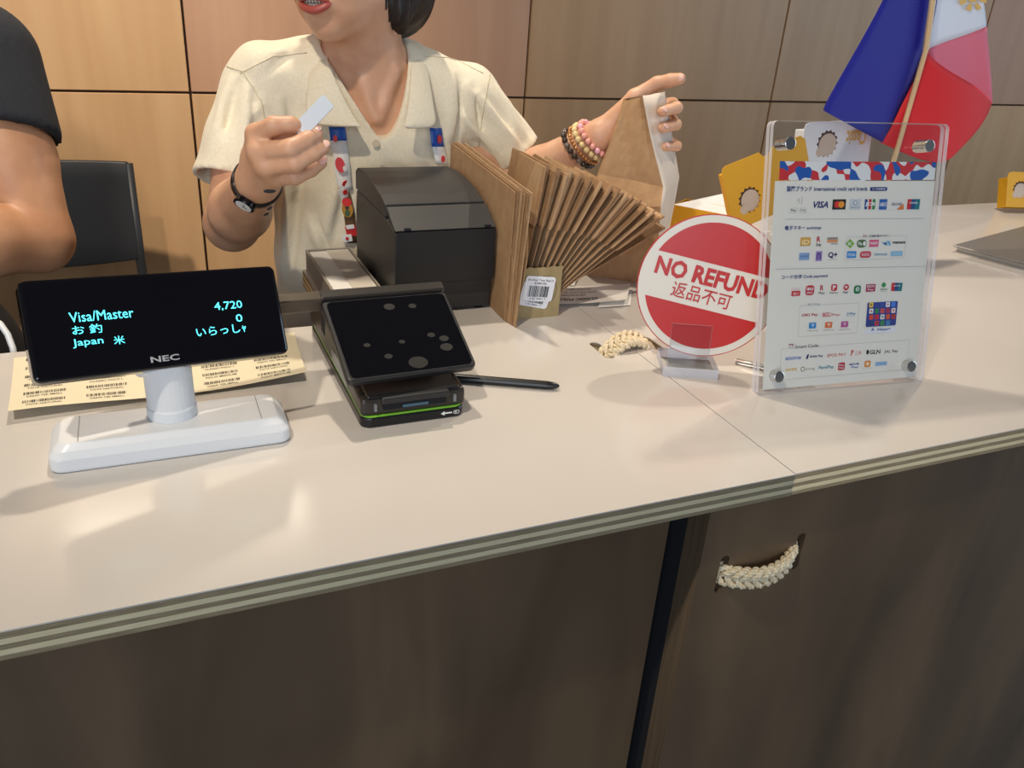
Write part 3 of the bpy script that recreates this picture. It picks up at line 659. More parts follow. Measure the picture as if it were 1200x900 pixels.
put_text(mb, 'CLASSIC POLO', g, (0.42, 0.70, 0.98, 0.84), 0, 0.02)
for q, (tx, w) in enumerate((('100% COTTON WASH COLD', 0.40), ('MADE FOR JAPAN 2025', 0.5), ('SIZE M NATURAL', 0.35))): put_text(mb, tx, g, (0.96-w, 0.14+0.17*q, 0.96, 0.24+0.17*q))
mb.build('slip_print', M_INK, t)
t, f = paper('receipt_slip', 'second white slip tucked under the product slip near the held bag', [G(700, 362), G(739, 359), G(740, 340), G(712, 338)], lambda a, b: 0.0012)
t, f = paper('price_tag_strip', 'narrow white strip with red lines beside the card box', [G(655, 334), G(673, 336), G(684, 310), G(668, 306)], lambda a, b: 0.001+0.02*b)
mb = MB()
for q in range(5): put_text(mb, 'SALE 4980', lambda x, y: f(x, y)+V(0, 0, 0.0005), (0.15, 0.1+0.18*q, 0.85, 0.17+0.18*q))
mb.build('slip_print', M_PRED, t)

# ------------------------------------------------------------------ round NO REFUND sign
ya, ti = math.radians(-25), math.radians(8)
dr = V(math.cos(ya), math.sin(ya), 0); du = V(-math.sin(ya)*math.sin(ti), math.cos(ya)*math.sin(ti), math.cos(ti)); dn = np.cross(dr, du)
dc = P(828, 334, 0.748)+dr*0.0031-du*0.0021; RD = 0.0828
ro = math.radians(-9.9); er, eu = dr*math.cos(ro)+du*math.sin(ro), du*math.cos(ro)-dr*math.sin(ro)
dm = frame(dc, er, eu, dn)
sg = thing('round_sign', 'round red and white NO REFUND sign standing in a clear clip base', 'sign', Matrix.Translation(Vector((dc[0], dc[1], TOP))))
plate = MB().prism(circ(RD, 64), -0.003, 0.0, 0, dm).build('sign_plate', M_RED, sg)
MB().prism(circ(RD-0.0011, 64), 0.0, 0.0003, 0, dm).build('white_disc', M_SIGNW, plate)
def seg_poly(r, y, top_):
    a = math.asin(y/r); a0, a1 = (a, PI-a) if top_ else (PI-a, 2*PI+a)
    return [(r*math.cos(a0+(a1-a0)*k/40), r*math.sin(a0+(a1-a0)*k/40)) for k in range(41)]
for (y, tp) in ((0.0265, True), (-0.0265, False)): MB().prism(seg_poly(0.0735, y, tp), 0.0003, 0.0006, 0, dm).build('red_field', M_RED, plate)
d3 = plane_map(dc, er, eu, dn, 0.0009)
mb = MB(); put_text(mb, 'NO REFUND', d3, (-0.0665, 0.0005, 0.0665, 0.0215), 0, 0.038); mb.build('lettering', M_RED, plate)
mb = MB(); put_text(mb, '返品不可', d3, (-0.041, -0.0205, 0.030, -0.0025), 0, 0.006); mb.build('lettering', M_RED, plate)
# clear clip base
bo = V(0.5655, 0.738, TOP); bm = frame(bo, V(math.cos(ya), math.sin(ya), 0), V(-math.sin(ya), math.cos(ya), 0), V(0, 0, 1))
def acr_box(lo, hi, name, mw, par, edge=True):
    mb = MB(); mb.box(lo, hi, 0, mw); d = [hi[i]-lo[i] for i in range(3)]; th = d.index(min(d))
    for i, ax in enumerate((2, 2, 1, 0, 1, 0)): mb.m[len(mb.m)-6+i] = 0 if ax == th else 1
    return mb.build(name, [M_ACR, M_EDGE], par)
acr_box((-0.032, -0.026, 0), (0.032, 0.030, 0.012), 'clip_base', bm, sg)
tm = frame(dc, dr, du, dn)
zb = -RD-0.004
ac = lambda lo, hi, nm: acr_box(lo, hi, nm, tm, sg)
cxo = (bo-dc) @ dr
ac((cxo-0.0235, -0.0985, 0.0015), (cxo+0.0235, -0.045, 0.0035), 'front_tab'); ac((cxo-0.0235, -0.0985, -0.0065), (cxo+0.0235, -0.050, -0.0045), 'rear_tab')

# ------------------------------------------------------------------ acrylic payment sign
ar_ = unit([0.995, -0.100, 0]); au = V(0.0, 0.239, 0.971); au = unit(au-ar_*(au @ ar_)); an = np.cross(ar_, au)
AW, AH = 0.2290, 0.2950
ao = G(888, 464)+ar_*AW/2+au*0.0005     # bottom centre of the front face
am = frame(ao, ar_, au, an)
pay = thing('payment_sign', 'clear acrylic stand holding a sheet of accepted payment logos', 'sign stand', Matrix.Translation(Vector((ao[0], ao[1], TOP))))
def plate_(z0, z1, nm):
    mb = MB(); pts = rrect(AW, AH, 0.006, 4, 0, AH/2); mb.prism(pts, z0, z1, 0, am)
    for i in range(2, len(mb.m)): mb.m[i] = 1
    return mb.build(nm, [M_ACR, M_EDGE], pay)
plate_(-0.0055, 0, 'front_plate'); plate_(-0.0125, -0.0068, 'rear_plate')
sheet_z = -0.0062; so = ao+an*sheet_z
def on_sheet(u, v, z=None): q = PL(u, v, so, an)-so; return np.array([q @ ar_, q @ au])
s3 = plane_map(so, ar_, au, an, 0.0)
cor = [on_sheet(*p) for p in ((904, 211), (1096, 213), (1072, 442), (898, 456))]
x0 = (cor[0][0]+cor[3][0])/2; x1 = (cor[1][0]+cor[2][0])/2; yt = (cor[0][1]+cor[1][1])/2; yb = (cor[2][1]+cor[3][1])/2
sheet = MB().prism([(x0, yb), (x1, yb), (x1, yt), (x0, yt)], -0.0003, 0.0, 0, frame(so, ar_, au, an)).build('logo_sheet', mat('sheet_white', srgb(236, 231, 219), 0.55), pay)
# patterned header strip
mh = mat('blob_print', (1, 1, 1), 0.5); b = mh.node_tree.nodes['Principled BSDF']
tc = N(mh, 'ShaderNodeTexCoord'); n1 = N(mh, 'ShaderNodeTexNoise'); n1.inputs['Scale'].default_value = 75; n1.inputs['Detail'].default_value = 0
n2 = N(mh, 'ShaderNodeTexNoise'); n2.inputs['Scale'].default_value = 75; n2.inputs['Detail'].default_value = 0
mp = N(mh, 'ShaderNodeMapping'); mp.inputs['Location'].default_value = (3.1, 7.7, 1.3)
L(mh, tc.outputs['Object'], n1.inputs['Vector']); L(mh, tc.outputs['Object'], mp.inputs['Vector']); L(mh, mp.outputs[0], n2.inputs['Vector'])
def stepn(src, c0, c1, th, lo=None):
    cr = N(mh, 'ShaderNodeValToRGB'); cr.color_ramp.interpolation = 'CONSTANT'; e = cr.color_ramp.elements; e[0].color = (*c0, 1); e[1].position = th; e[1].color = (*c1, 1); L(mh, src, cr.inputs[0]); return cr
r1 = stepn(n1.outputs['Fac'], (0, 0, 0), (1, 1, 1), 0.56); r2 = stepn(n2.outputs['Fac'], (0, 0, 0), (1, 1, 1), 0.56)
mx = N(mh, 'ShaderNodeMix', data_type='RGBA'); mx.inputs[6].default_value = (*srgb(232, 232, 230), 1); mx.inputs[7].default_value = (*srgb(206, 46, 50), 1); L(mh, r1.outputs[0], mx.inputs[0])
mx2 = N(mh, 'ShaderNodeMix', data_type='RGBA'); mx2.inputs[7].default_value = (*srgb(26, 88, 172), 1); L(mh, mx.outputs[2], mx2.inputs[6]); L(mh, r2.outputs[0], mx2.inputs[0]); L(mh, mx2.outputs[2], b.inputs['Base Color'])
h0, h1 = on_sheet(913, 210), on_sheet(1097, 190)
MB().prism([(h0[0], yt+0.001), (h1[0], yt+0.001), (h1[0], h1[1]), (h0[0], h1[1])], -0.0003, 0.0001, 0, frame(so, ar_, au, an)).build('header_strip', mh, pay)
# magnet studs
for (u, v) in ((924, 168), (1087, 171), (911, 441), (1066, 429)):
    q = PL(u, v, ao, an)-ao; a, c = q @ ar_, q @ au
    MB().prism(circ(0.0068, 24, a, c), -0.0165, 0.004, 0, am).build('stud', M_STEEL, pay, bevel=0.0008)
# rear prop rod reaching the counter
ra = G(862, 426)+V(0, 0, 0.003); rb = G(893, 440)+V(0.03, -0.012, 0.006)
MB().tube([ra, rb, rb+V(0.05, 0.0, 0.02)], 0.0036, 12).build('prop_rod', M_STEEL, pay)
# printed logos
PC = {}
def pc(c):
    if c not in PC: PC[c] = mat('ink_%02x%02x%02x' % c, srgb(*c), 0.55)
    return PC[c]
def c4(x, y): return (900+x/6.0, 180+y/6.0)     # measuring frames used on the photo
def c5(x, y): return (890+x/6.0, 310+y/6.0)
class Logo:
    def __init__(s, nm='logo'): s.mb = MB(); s.ms = []; s.z = 0.0004; s.nm = nm
    def mi(s, col):
        m = pc(col)
        if m not in s.ms: s.ms.append(m)
        return s.ms.index(m)
    def m3(s): z = s.z; return lambda a, b: so+ar_*a+au*b+an*z
    def bb(s, fr, x0, y0, x1, y1): a = on_sheet(*fr(x0, y1)); c = on_sheet(*fr(x1, y0)); return (a[0], a[1], c[0], c[1])
    def rect(s, fr, box, col, r=0.0):
        x0, y0, x1, y1 = s.bb(fr, *box); w, h = x1-x0, y1-y0; f = s.m3()
        pts = rrect(w, h, min(w, h)*max(r, 0.02), 4, (x0+x1)/2, (y0+y1)/2); s.mb.add([f(*p) for p in pts], [tuple(range(len(pts)))], s.mi(col)); s.z += 0.00012; return s
    def oval(s, fr, box, col):
        x0, y0, x1, y1 = s.bb(fr, *box); f = s.m3(); pts = circ((x1-x0)/2, 20, (x0+x1)/2, (y0+y1)/2, (y1-y0)/2); s.mb.add([f(*p) for p in pts], [tuple(range(20))], s.mi(col)); s.z += 0.00012; return s
    def poly(s, fr, pts, col):
        f = s.m3(); s.mb.add([f(*on_sheet(*fr(*p))) for p in pts], [tuple(range(len(pts)))], s.mi(col)); s.z += 0.00012; return s
    def frame_(s, fr, box, col, w=0.00022, r=0.0015):
        x0, y0, x1, y1 = s.bb(fr, *box); f = s.m3(); a = rrect(x1-x0, y1-y0, r, 4, (x0+x1)/2, (y0+y1)/2); b = rrect(x1-x0-2*w, y1-y0-2*w, r, 4, (x0+x1)/2, (y0+y1)/2); n = len(a)
        s.mb.add([f(*p) for p in a+b], [(i, (i+1) % n, n+(i+1) % n, n+i) for i in range(n)], s.mi(col)); return s
    def text(s, fr, box, body, col, bold=0.01, shear=0.0, keep=False):
        put_text(s.mb, body, s.m3(), s.bb(fr, *box), s.mi(col), bold, shear, keep); s.z += 0.00012; return s
    def done(s, parent=None): return s.mb.build(s.nm, s.ms, parent or sheet)
NV, GR, RD_, WH, BK = (34, 52, 120), (150, 152, 156), (200, 44, 52), (236, 236, 236), (34, 32, 32)
def T(nm='print_text'): return Logo(nm)
T().text(c4, (130, 226, 700, 267), '国際ブランド International credit card brands', NV, 0.02).done()
T().rect(c4, (714, 235, 838, 263), NV, 0.4).text(c4, (730, 241, 825, 257), 'タッチ決済対応', WH).done()
l = T(); 
for k, (a, h) in enumerate(((200, 10), (214, 20), (230, 30))):
    l.text(c4, (a, 330-h, a+7+k, 330+h), ')', BK, 0.0)
l.done()
T().frame_(c4, (152, 382, 205, 418), GR, r=0.001).text(c4, (160, 390, 197, 410), ' Pay', BK, 0.01).done()
T().frame_(c4, (217, 382, 272, 418), GR, r=0.0025).text(c4, (226, 390, 264, 410), 'G Pay', BK, 0.005).done()
Logo().text(c4, (315, 335, 425, 383), 'VISA', (28, 40, 112), 0.03, 0.25).done()
Logo().rect(c4, (449, 321, 548, 394), BK).oval(c4, (462, 334, 508, 382), (216, 40, 36)).oval(c4, (490, 334, 536, 382), (238, 150, 40)).done()
Logo().rect(c4, (568, 318, 654, 392), (206, 210, 214)).oval(c4, (595, 330, 630, 362), (150, 160, 172)).oval(c4, (602, 336, 622, 356), WH).text(c4, (580, 370, 645, 382), 'Diners Club', GR).done()
l = Logo()
for k, c in enumerate(((30, 70, 150), (196, 36, 56), (52, 140, 70))): l.rect(c4, (675+27*k, 320, 700+27*k, 392), c, 0.2)
l.text(c4, (680, 342, 750, 372), 'JCB', WH, 0.03).done()
Logo().rect(c4, (777, 320, 838, 394), (36, 96, 176)).text(c4, (781, 342, 834, 372), 'AMEX', WH, 0.01).done()
Logo().rect(c4, (860, 320, 952, 394), (232, 228, 224)).text(c4, (866, 345, 940, 366), 'DISCOVER', (70, 60, 60), 0.02).poly(c4, [(900, 393), (951, 350), (951, 393)], (226, 120, 50)).done()
def union(fr, x, y, w, h):
    l = Logo()
    for k, c in enumerate(((200, 34, 48), (30, 76, 130), (20, 122, 130))):
        a = x+w*(0.0+0.30*k); l.poly(fr, [(a, y+h), (a+w*0.36, y+h), (a+w*0.46, y), (a+w*0.10, y)], c)
    l.text(fr, (x+w*0.2, y+h*0.25, x+w*0.85, y+h*0.5), 'UnionPay', WH, 0.01).done()
union(c4, 973, 320, 90, 72)
def rule(fr, a, b): 
    l = T('rule_line'); l.poly(fr, [(a[0], a[1]+1.5), (b[0], b[1]+1.5), (b[0], b[1]-1.5), (a[0], a[1]-1.5)], (176, 180, 184)).done()
rule(c4, (118, 461), (1092, 455)); rule(c4, (55, 812), (1112, 792))
T().text(c4, (116, 504, 376, 544), '電子マネー e-money', NV, 0.02).done()
Logo().rect(c4, (224, 588, 300, 650), (214, 166, 70), 0.12).text(c4, (236, 604, 290, 640), 'iD', (250, 226, 170), 0.03).done()
Logo().text(c4, (340, 582, 370, 622), 'R', (196, 30, 50), 0.03).text(c4, (336, 630, 374, 656), 'Edy', BK, 0.02).done()
Logo().rect(c4, (414, 588, 490, 604), (150, 140, 130)).rect(c4, (414, 604, 490, 626), (224, 150, 96)).text(c4, (440, 628, 490, 642), 'QUICPay', (120, 110, 120)).done()
T('group_frame').frame_(c4, (536, 575, 970, 750), GR).rect(c4, (660, 565, 856, 590), (236, 231, 219)).done()
T().text(c4, (666, 567, 698, 588), 'ic', RD_, 0.03).text(c4, (708, 568, 850, 588), '交通系電子マネー', BK).done()
Logo().poly(c4, [(546, 633), (576, 598), (606, 633), (576, 668)], (128, 178, 70)).text(c4, (562, 622, 590, 645), 'K', WH, 0.02).done()
Logo().rect(c4, (621, 604, 694, 661), (84, 112, 62), 0.48).oval(c4, (664, 616, 688, 648), WH).text(c4, (632, 620, 660, 646), 'Pa', WH, 0.02).done()
Logo().rect(c4, (708, 604, 779, 656), (222, 92, 130), 0.1).text(c4, (716, 620, 771, 640), 'PASMO', WH, 0.02).done()
Logo().poly(c4, [(793, 612), (815, 640), (838, 645), (830, 620), (812, 628)], (60, 120, 170)).poly(c4, [(830, 612), (848, 645), (862, 645), (856, 615)], (120, 180, 210)).done()
Logo().text(c4, (874, 616, 966, 634), 'manaca', BK, 0.03).done()
Logo().rect(c4, (215, 696, 291, 750), (140, 168, 206), 0.06).text(c4, (222, 712, 284, 734), 'WAON', (70, 110, 170)).done()
Logo().rect(c4, (331, 685, 381, 756), (160, 134, 190), 0.06).text(c4, (340, 696, 372, 745), 'n', (90, 60, 130), 0.03).done()
Logo().text(c4, (420, 690, 488, 738), 'Q+', (36, 30, 90), 0.03).text(c4, (420, 742, 488, 750), 'QUICPay', GR).done()
Logo().rect(c4, (551, 685, 621, 735), (52, 140, 208), 0.12).text(c4, (560, 700, 612, 722), 'PiTaPa', WH).done()
Logo().rect(c4, (642, 685, 726, 734), (206, 70, 84), 0.48).text(c4, (656, 700, 712, 720), 'SUGOCA', WH).done()
Logo().text(c4, (746, 694, 838, 718), 'nimoca', (110, 150, 180), 0.02).done()
Logo().rect(c4, (859, 685, 946, 721), (138, 188, 216), 0.08).text(c4, (872, 694, 935, 712), 'ICOCA', (190, 220, 235)).done()
T().text(c5, (152, 62, 482, 108), 'コード決済 Code payment', NV, 0.02).done()
Logo().rect(c5, (222, 160, 286, 182), (232, 214, 208)).rect(c5, (222, 184, 286, 222), (206, 48, 48), 0.15).text(c5, (232, 192, 276, 214), 'd払い', WH, 0.01).done()
Logo().rect(c5, (320, 145, 386, 217), (196, 44, 52), 0.3).text(c5, (330, 160, 376, 182), 'au', WH, 0.02).text(c5, (332, 190, 374, 206), 'PAY', WH, 0.02).done()
Logo().text(c5, (424, 144, 452, 182), 'R', (190, 30, 50), 0.03).text(c5, (415, 190, 458, 212), 'Pay', BK).done()
Logo().rect(c5, (501, 137, 547, 186), (206, 40, 50), 0.25).text(c5, (512, 146, 536, 178), 'P', WH, 0.04).text(c5, (490, 191, 552, 208), 'PayPay', BK).done()
Logo().oval(c5, (587, 137, 630, 182), (204, 44, 58)).text(c5, (598, 150, 618, 168), 'm', WH, 0.03).text(c5, (584, 186, 622, 206), 'Pay', BK, 0.02).done()
Logo().rect(c5, (660, 145, 714, 206), (28, 120, 66), 0.3).oval(c5, (674, 156, 702, 190), WH).text(c5, (682, 162, 696, 196), 'P', (28, 120, 66), 0.03).done()
Logo().rect(c5, (745, 136, 816, 192), (176, 40, 80)).text(c5, (752, 142, 808, 162), 'AEON', WH, 0.01).text(c5, (758, 168, 802, 186), 'Pay', WH).done()
Logo().oval(c5, (856, 125, 889, 161), (52, 150, 76)).text(c5, (846, 166, 898, 180), 'WeChat', (60, 100, 70), 0.02).text(c5, (846, 183, 898, 192), 'Pay', GR).done()
union(c5, 922, 128, 78, 58)
T('group_frame').frame_(c5, (268, 268, 700, 508), GR).rect(c5, (328, 255, 432, 292), (236, 231, 219)).done()
Logo().text(c5, (336, 266, 428, 292), '銀行Pay', (70, 140, 190), 0.01).done()
Logo().text(c5, (294, 340, 412, 372), 'OKI Pay', (186, 50, 60), 0.02).done()
Logo().frame_(c5, (440, 337, 500, 368), (206, 60, 70), 0.0004, 0.0002).text(c5, (446, 342, 494, 364), 'BCL', (206, 60, 70), 0.02).text(c5, (505, 342, 566, 366), 'Pay', (206, 90, 90)).done()
Logo().text(c5, (606, 330, 676, 362), '小Pay', (60, 120, 176), 0.01).oval(c5, (596, 360, 670, 366), (120, 170, 210)).done()
for (x, y, c) in ((345, 406, (52, 140, 204)), (458, 402, (226, 118, 60)), (570, 397, (190, 84, 150))):
    Logo().rect(c5, (x, y, x+54, y+45), c, 0.08).text(c5, (x+14, y+10, x+42, y+32), 'Y', WH, 0.02).text(c5, (x-16, y+52, x+66, y+66), 'YOKA Pay', (110, 110, 116)).done()
l = Logo('logo_board'); l.rect(c5, (744, 256, 972, 440), (44, 62, 140), 0.06)
rn = random.Random(11); tile = [(236, 200, 60), (52, 70, 150), (60, 80, 160), (236, 236, 236), (70, 130, 220), (226, 226, 220), (52, 130, 80), (200, 90, 96), (170, 50, 80), (236, 220, 214), (216, 70, 50), (196, 40, 60), (228, 226, 224), (214, 90, 50), (176, 54, 40), (40, 60, 110), (206, 60, 60), (60, 140, 80), (70, 130, 180)]
for k, c in enumerate(tile):
    i, j = k % 5, k//5; x, y = 768+39*i, 266+43*j-1.2*i; l.rect(c5, (x, y, x+32, y+36), c, 0.15); l.z -= 0.00012
l.z += 0.00012
for k in (0, 3, 5, 7, 9, 12, 16):
    i, j = k % 5, k//5; x, y = 768+39*i, 266+43*j-1.2*i; l.oval(c5, (x+10, y+10, x+22, y+25), [(60, 60, 70), (200, 60, 50)][k % 2]); l.z -= 0.00012
l.done()
Logo().rect(c5, (740, 440, 966, 486), (232, 232, 236)).text(c5, (782, 444, 806, 468), 'A', (40, 70, 160), 0.02).text(c5, (820, 442, 920, 470), 'Alipay+', (40, 60, 140), 0.015).done()
T('group_frame').frame_(c5, (138, 528, 1056, 812), GR).rect(c5, (190, 550, 420, 596), (236, 231, 219)).done()
Logo().rect(c5, (203, 557, 238, 594), (150, 28, 52)).text(c5, (210, 563, 231, 588), 'S', WH, 0.03).text(c5, (247, 556, 414, 590), 'Smart Code', (60, 56, 58), 0.005).done()
for (b_, tx, c, bo_) in (((180, 640, 292, 674), 'atone', (96, 120, 190), 0.01), ((350, 632, 446, 660), 'ANA Pay', (26, 34, 100), 0.025), ((475, 620, 608, 652), 'EPOS PAY', (206, 90, 84), 0.005), ((668, 604, 716, 640), '三井', (214, 130, 110), 0.0), ((772, 596, 850, 632), 'GLN', (30, 30, 36), 0.02), ((875, 596, 974, 628), 'JAL Pay', (90, 60, 66), 0.005),
                        ((180, 726, 260, 756), 'GNPJ', (226, 180, 70), 0.02), ((322, 722, 388, 746), 'pring', (150, 140, 120), 0.0), ((415, 706, 522, 742), 'FamiPay', (44, 130, 150), 0.015), ((628, 690, 700, 712), '&JCB', (40, 70, 150), 0.025), ((645, 712, 695, 732), 'Pay', (40, 90, 180), 0.015), ((722, 724, 788, 734), 'K PLUS', (180, 150, 110), 0.0)):
    Logo().text(c5, b_, tx, c, bo_).done()
Logo().poly(c5, [(324, 664), (338, 664), (348, 630), (334, 634)], (26, 34, 100)).done()
Logo().text(c5, (637, 600, 662, 644), 'JP', (206, 60, 54), 0.03).done()
Logo().oval(c5, (748, 598, 770, 634), (30, 30, 36)).done()
Logo().oval(c5, (286, 716, 318, 754), (170, 150, 120)).oval(c5, (292, 723, 312, 747), (236, 231, 219)).done()
Logo().rect(c5, (550, 687, 601, 744), (190, 34, 56), 0.2).text(c5, (558, 700, 593, 716), 'Pay', WH, 0.03).text(c5, (558, 720, 593, 734), 'Pay', WH, 0.03).done()
Logo().rect(c5, (735, 674, 781, 722), (226, 140, 60), 0.2).oval(c5, (746, 684, 770, 712), (244, 220, 180)).done()
Logo().rect(c5, (811, 679, 896, 714), (150, 186, 218)).text(c5, (822, 690, 886, 704), 'Yucho Pay', (96, 140, 186)).done()
T().text(c5, (806, 790, 1046, 812), '※2025年 現在の対応状況となります', (120, 122, 126)).done()

# ------------------------------------------------------------------ small product cartons
M_PEACH = mat('peach_card', srgb(226, 190, 150), 0.5); M_CREAMW = mat('window_backing', srgb(206, 186, 168), 0.6)
def scallop(cx, cy, r, n=14, k=5):
    return [(cx+(r*(1-0.16*abs(math.sin(n*a/2))))*math.cos(a), cy+(r*(1-0.16*abs(math.sin(n*a/2))))*math.sin(a)) for a in [2*PI*i/(n*k) for i in range(n*k)]]
def carton(name, label, mw, w, h, d, m, win, notch=True, words=None, wcol=None, flip=False):
    """flat hang-hole carton; local x width, y height, z towards the viewer"""
    t = thing(name, label, 'carton', mw)
    ol = [(-w/2, -h/2), (w/2, -h/2), (w/2, h/2-0.008), (w/2-0.008, h/2)]
    if notch: ol += [(0.016, h/2), (0.010, h/2-0.009), (-0.002, h/2-0.009), (-0.008, h/2)]
    ol += [(-w/2+0.010, h/2), (-w/2+0.003, h/2-0.003), (-w/2, h/2-0.010)]
    me = extrude_outline('front_panel', [ol, scallop(*win)], d-0.0015, d, m); link_mesh('front_panel', me, t)
    MB().box((-w/2+0.001, -h/2, 0), (w/2-0.001, h/2-0.012, d-0.0028)).build('carton_body', m, t, local=True, bevel=0.001, seg=1)
    b = MB(); b.prism(circ(win[2]*1.08, 24, win[0], win[1]), d-0.0027, d-0.0022); b.build('window_shadow', mat('recess_shadow', srgb(84, 56, 46), 0.7), t, local=True)  # dark disc paints the shadow inside the window's scalloped edge
    b = MB(); b.prism(circ(win[2]*0.80, 24, win[0]+win[2]*0.10, win[1]-win[2]*0.10), d-0.0022, d-0.0019); b.build('window_backing', M_CREAMW, t, local=True)
    b = MB(); b.prism(circ(win[2]*0.34, 16, win[0]-win[2]*0.62, win[1]-win[2]*0.55), d-0.0022, d+0.0002); b.build('window_tab', M_CREAMW, t, local=True)
    if words:
        b = MB(); bx_ = words[1]; put_text(b, words[0], (lambda x, y: V(bx_[0]+bx_[2]-x, bx_[1]+bx_[3]-y, d+0.0004)) if flip else (lambda x, y: V(x, y, d+0.0004)), bx_, 0, 0.03); b.build('lettering', wcol, t, local=True)
    return t
def basis(o, x, y): 
    x = unit(x); y = np.array(y, float); y = unit(y-x*(y @ x)); return frame(o, x, y, np.cross(x, y))
# open yellow carton lying on the counter behind the round sign
op = thing('open_carton', 'open yellow carton with white flap lying behind the round sign', 'carton', at(0.90, 1.24, TOP))
q = [V(0.834, 1.200, 0), V(0.905, 1.100, 0), V(0.955, 1.135, 0), V(0.884, 1.235, 0)]
hh = 0.071
for i in range(4):
    a, b = q[i], q[(i+1) % 4]; MB().add([a+V(0, 0, TOP), b+V(0, 0, TOP), b+V(0, 0, TOP+hh), a+V(0, 0, TOP+hh)], [(0, 1, 2, 3)]).build('side_panel', M_YEL, op, solid=0.001)
MB().add([p+V(0, 0, TOP+0.001) for p in q], [(0, 1, 2, 3)]).build('bottom_panel', M_YEL, op, solid=0.001)
MB().add([q[0]+V(0, 0, TOP+hh), q[1]+V(0, 0, TOP+hh), V(0.975, 1.150, TOP+hh-0.002), V(0.985, 1.262, TOP+hh)], [(0, 1, 2, 3)]).build('lid_flap', M_CARDW, op, solid=0.001)
# white low carton under the yellow hang carton
wl = thing('white_carton', 'low white carton on the counter under the tilted yellow carton', 'carton', at(1.02, 1.10, TOP))
MB().box((-0.04, -0.035, 0), (0.075, 0.035, 0.036)).build('carton_body', M_CARDW, wl, local=True, bevel=0.001, seg=1)
MB().box((-0.012, -0.0356, 0.003), (0.03, -0.035, 0.03)).build('printed_patch', mat('pale_blue', srgb(168, 200, 226), 0.5), wl, local=True)
yo = P(893, 222, 1.10)
yx = unit(P(912, 243, 1.10)-P(872, 260, 1.10)); yy = V(0, 0.18, 1)
carton('hang_carton', 'yellow hang carton with scalloped window leaning left of the payment sign', basis(yo+V(0.02, 0.022, 0.006), yx, yy), 0.165, 0.108, 0.014, M_YEL, (-0.042, -0.014, 0.0225), True, ('Classic', (0.030, -0.022, 0.072, 0.000)), M_CARDW)
wo = P(985, 205, 1.12); wx = unit(P(1012, 153, 1.12)-P(930, 164, 1.12)); 
carton('hang_carton', 'white hang carton with gold lettering standing behind the payment sign', basis(V(wo[0]-0.006, 1.152, TOP+0.117), V(0.985, 0, 0.045), V(-0.045, 0.10, 1)), 0.150, 0.205, 0.024, M_CARDW, (-0.022, 0.066, 0.024), False, ('Classic', (0.018, 0.060, 0.062, 0.086)), M_GOLD, True)
carton('hang_carton', 'yellow carton with scalloped window at the right end of the counter', basis(V(1.862, 1.30, TOP+0.040), V(1, -0.25, 0), V(0.12, 0.35, 1)), 0.15, 0.078, 0.03, M_YEL, (-0.040, 0.000, 0.021), False)
# flat grey device at the right
lp = thing('flat_tray', 'flat grey metal tray lying on the counter at the far right', 'tray', at(1.55, 1.08, TOP))
a, b, c = G(1117, 287, TOP+0.012), G(1203, 309, TOP+0.012), G(1203, 264, TOP+0.012)
c = a+(c-a)*1.0; dd = b+(c-a)
MB().prism([(a[0], a[1]), (b[0], b[1]), (dd[0], dd[1]), (c[0], c[1])], TOP+0.009, TOP+0.012).build('tray_top', mat('tray_metal', srgb(150, 148, 146), 0.35, 0.6), lp, bevel=0.001, seg=1)
e = V(0.012, 0.0, 0)
MB().prism([tuple((p+e*k)[:2]) for p, k in ((a, 1), (b, 1), (dd, -0.5), (c, -0.5))], TOP, TOP+0.009).build('tray_body', mat('tray_edge', srgb(196, 190, 178), 0.35, 0.4), lp, bevel=0.001, seg=1)

# ------------------------------------------------------------------ small flag on a wooden stick
fl = thing('table_flag', 'small blue, red and white flag on a wooden stick behind the payment sign', 'flag', at(1.212, 1.10, TOP))
M_WOOD = noisy('pale_wood', [(0.3, srgb(206, 170, 122)), (0.7, srgb(224, 192, 146))], 0.6, (20, 20, 2), 4, 4)
p0 = P(1047, 190, 1.080); p0[2] = TOP+0.01; p1 = P(1104, -80, 1.080)
MB().tube([p0, P(1047, 190, 1.080), P(1085, 58, 1.080), p1], 0.0042, 12).build('stick', M_WOOD, fl, smooth=True)
MB().tube([(p0[0], p0[1], TOP), (p0[0], p0[1], TOP+0.012), (p0[0], p0[1], TOP+0.020)], [0.03, 0.03, 0.010], 28).build('stand', M_WOOD, fl)
sl0, sl1 = P(1085, 58, 1.082), P(1104, -80, 1.082)
MB().tube([sl0, sl1], 0.0052, 14).build('sleeve', mat('flag_sleeve', srgb(232, 226, 214), 0.8), fl, smooth=True)
def patch(rows, ups=4):                        # bilinear refinement of a px control net (u,v,Y)
    A = np.array([[P(*p) for p in r] for r in rows])
    def refine(A):
        B = np.zeros((A.shape[0]*2-1,)+A.shape[1:]); B[::2] = A; B[1::2] = (A[:-1]+A[1:])/2
        C = B.copy(); C[1:-1] = 0.25*B[:-2]+0.5*B[1:-1]+0.25*B[2:]; return C
    for _ in range(2): A = refine(A)
    A = A.swapaxes(0, 1)
    for _ in range(2): A = refine(A)
    return A.swapaxes(0, 1)
M_FB = mat('flag_blue', srgb(14, 18, 140), 0.7); M_FR = mat('flag_red', srgb(214, 28, 34), 0.7); M_FW = mat('flag_white', srgb(226, 230, 240), 0.7); M_FP = mat('flag_red_backlit', srgb(224, 112, 132), 0.7)
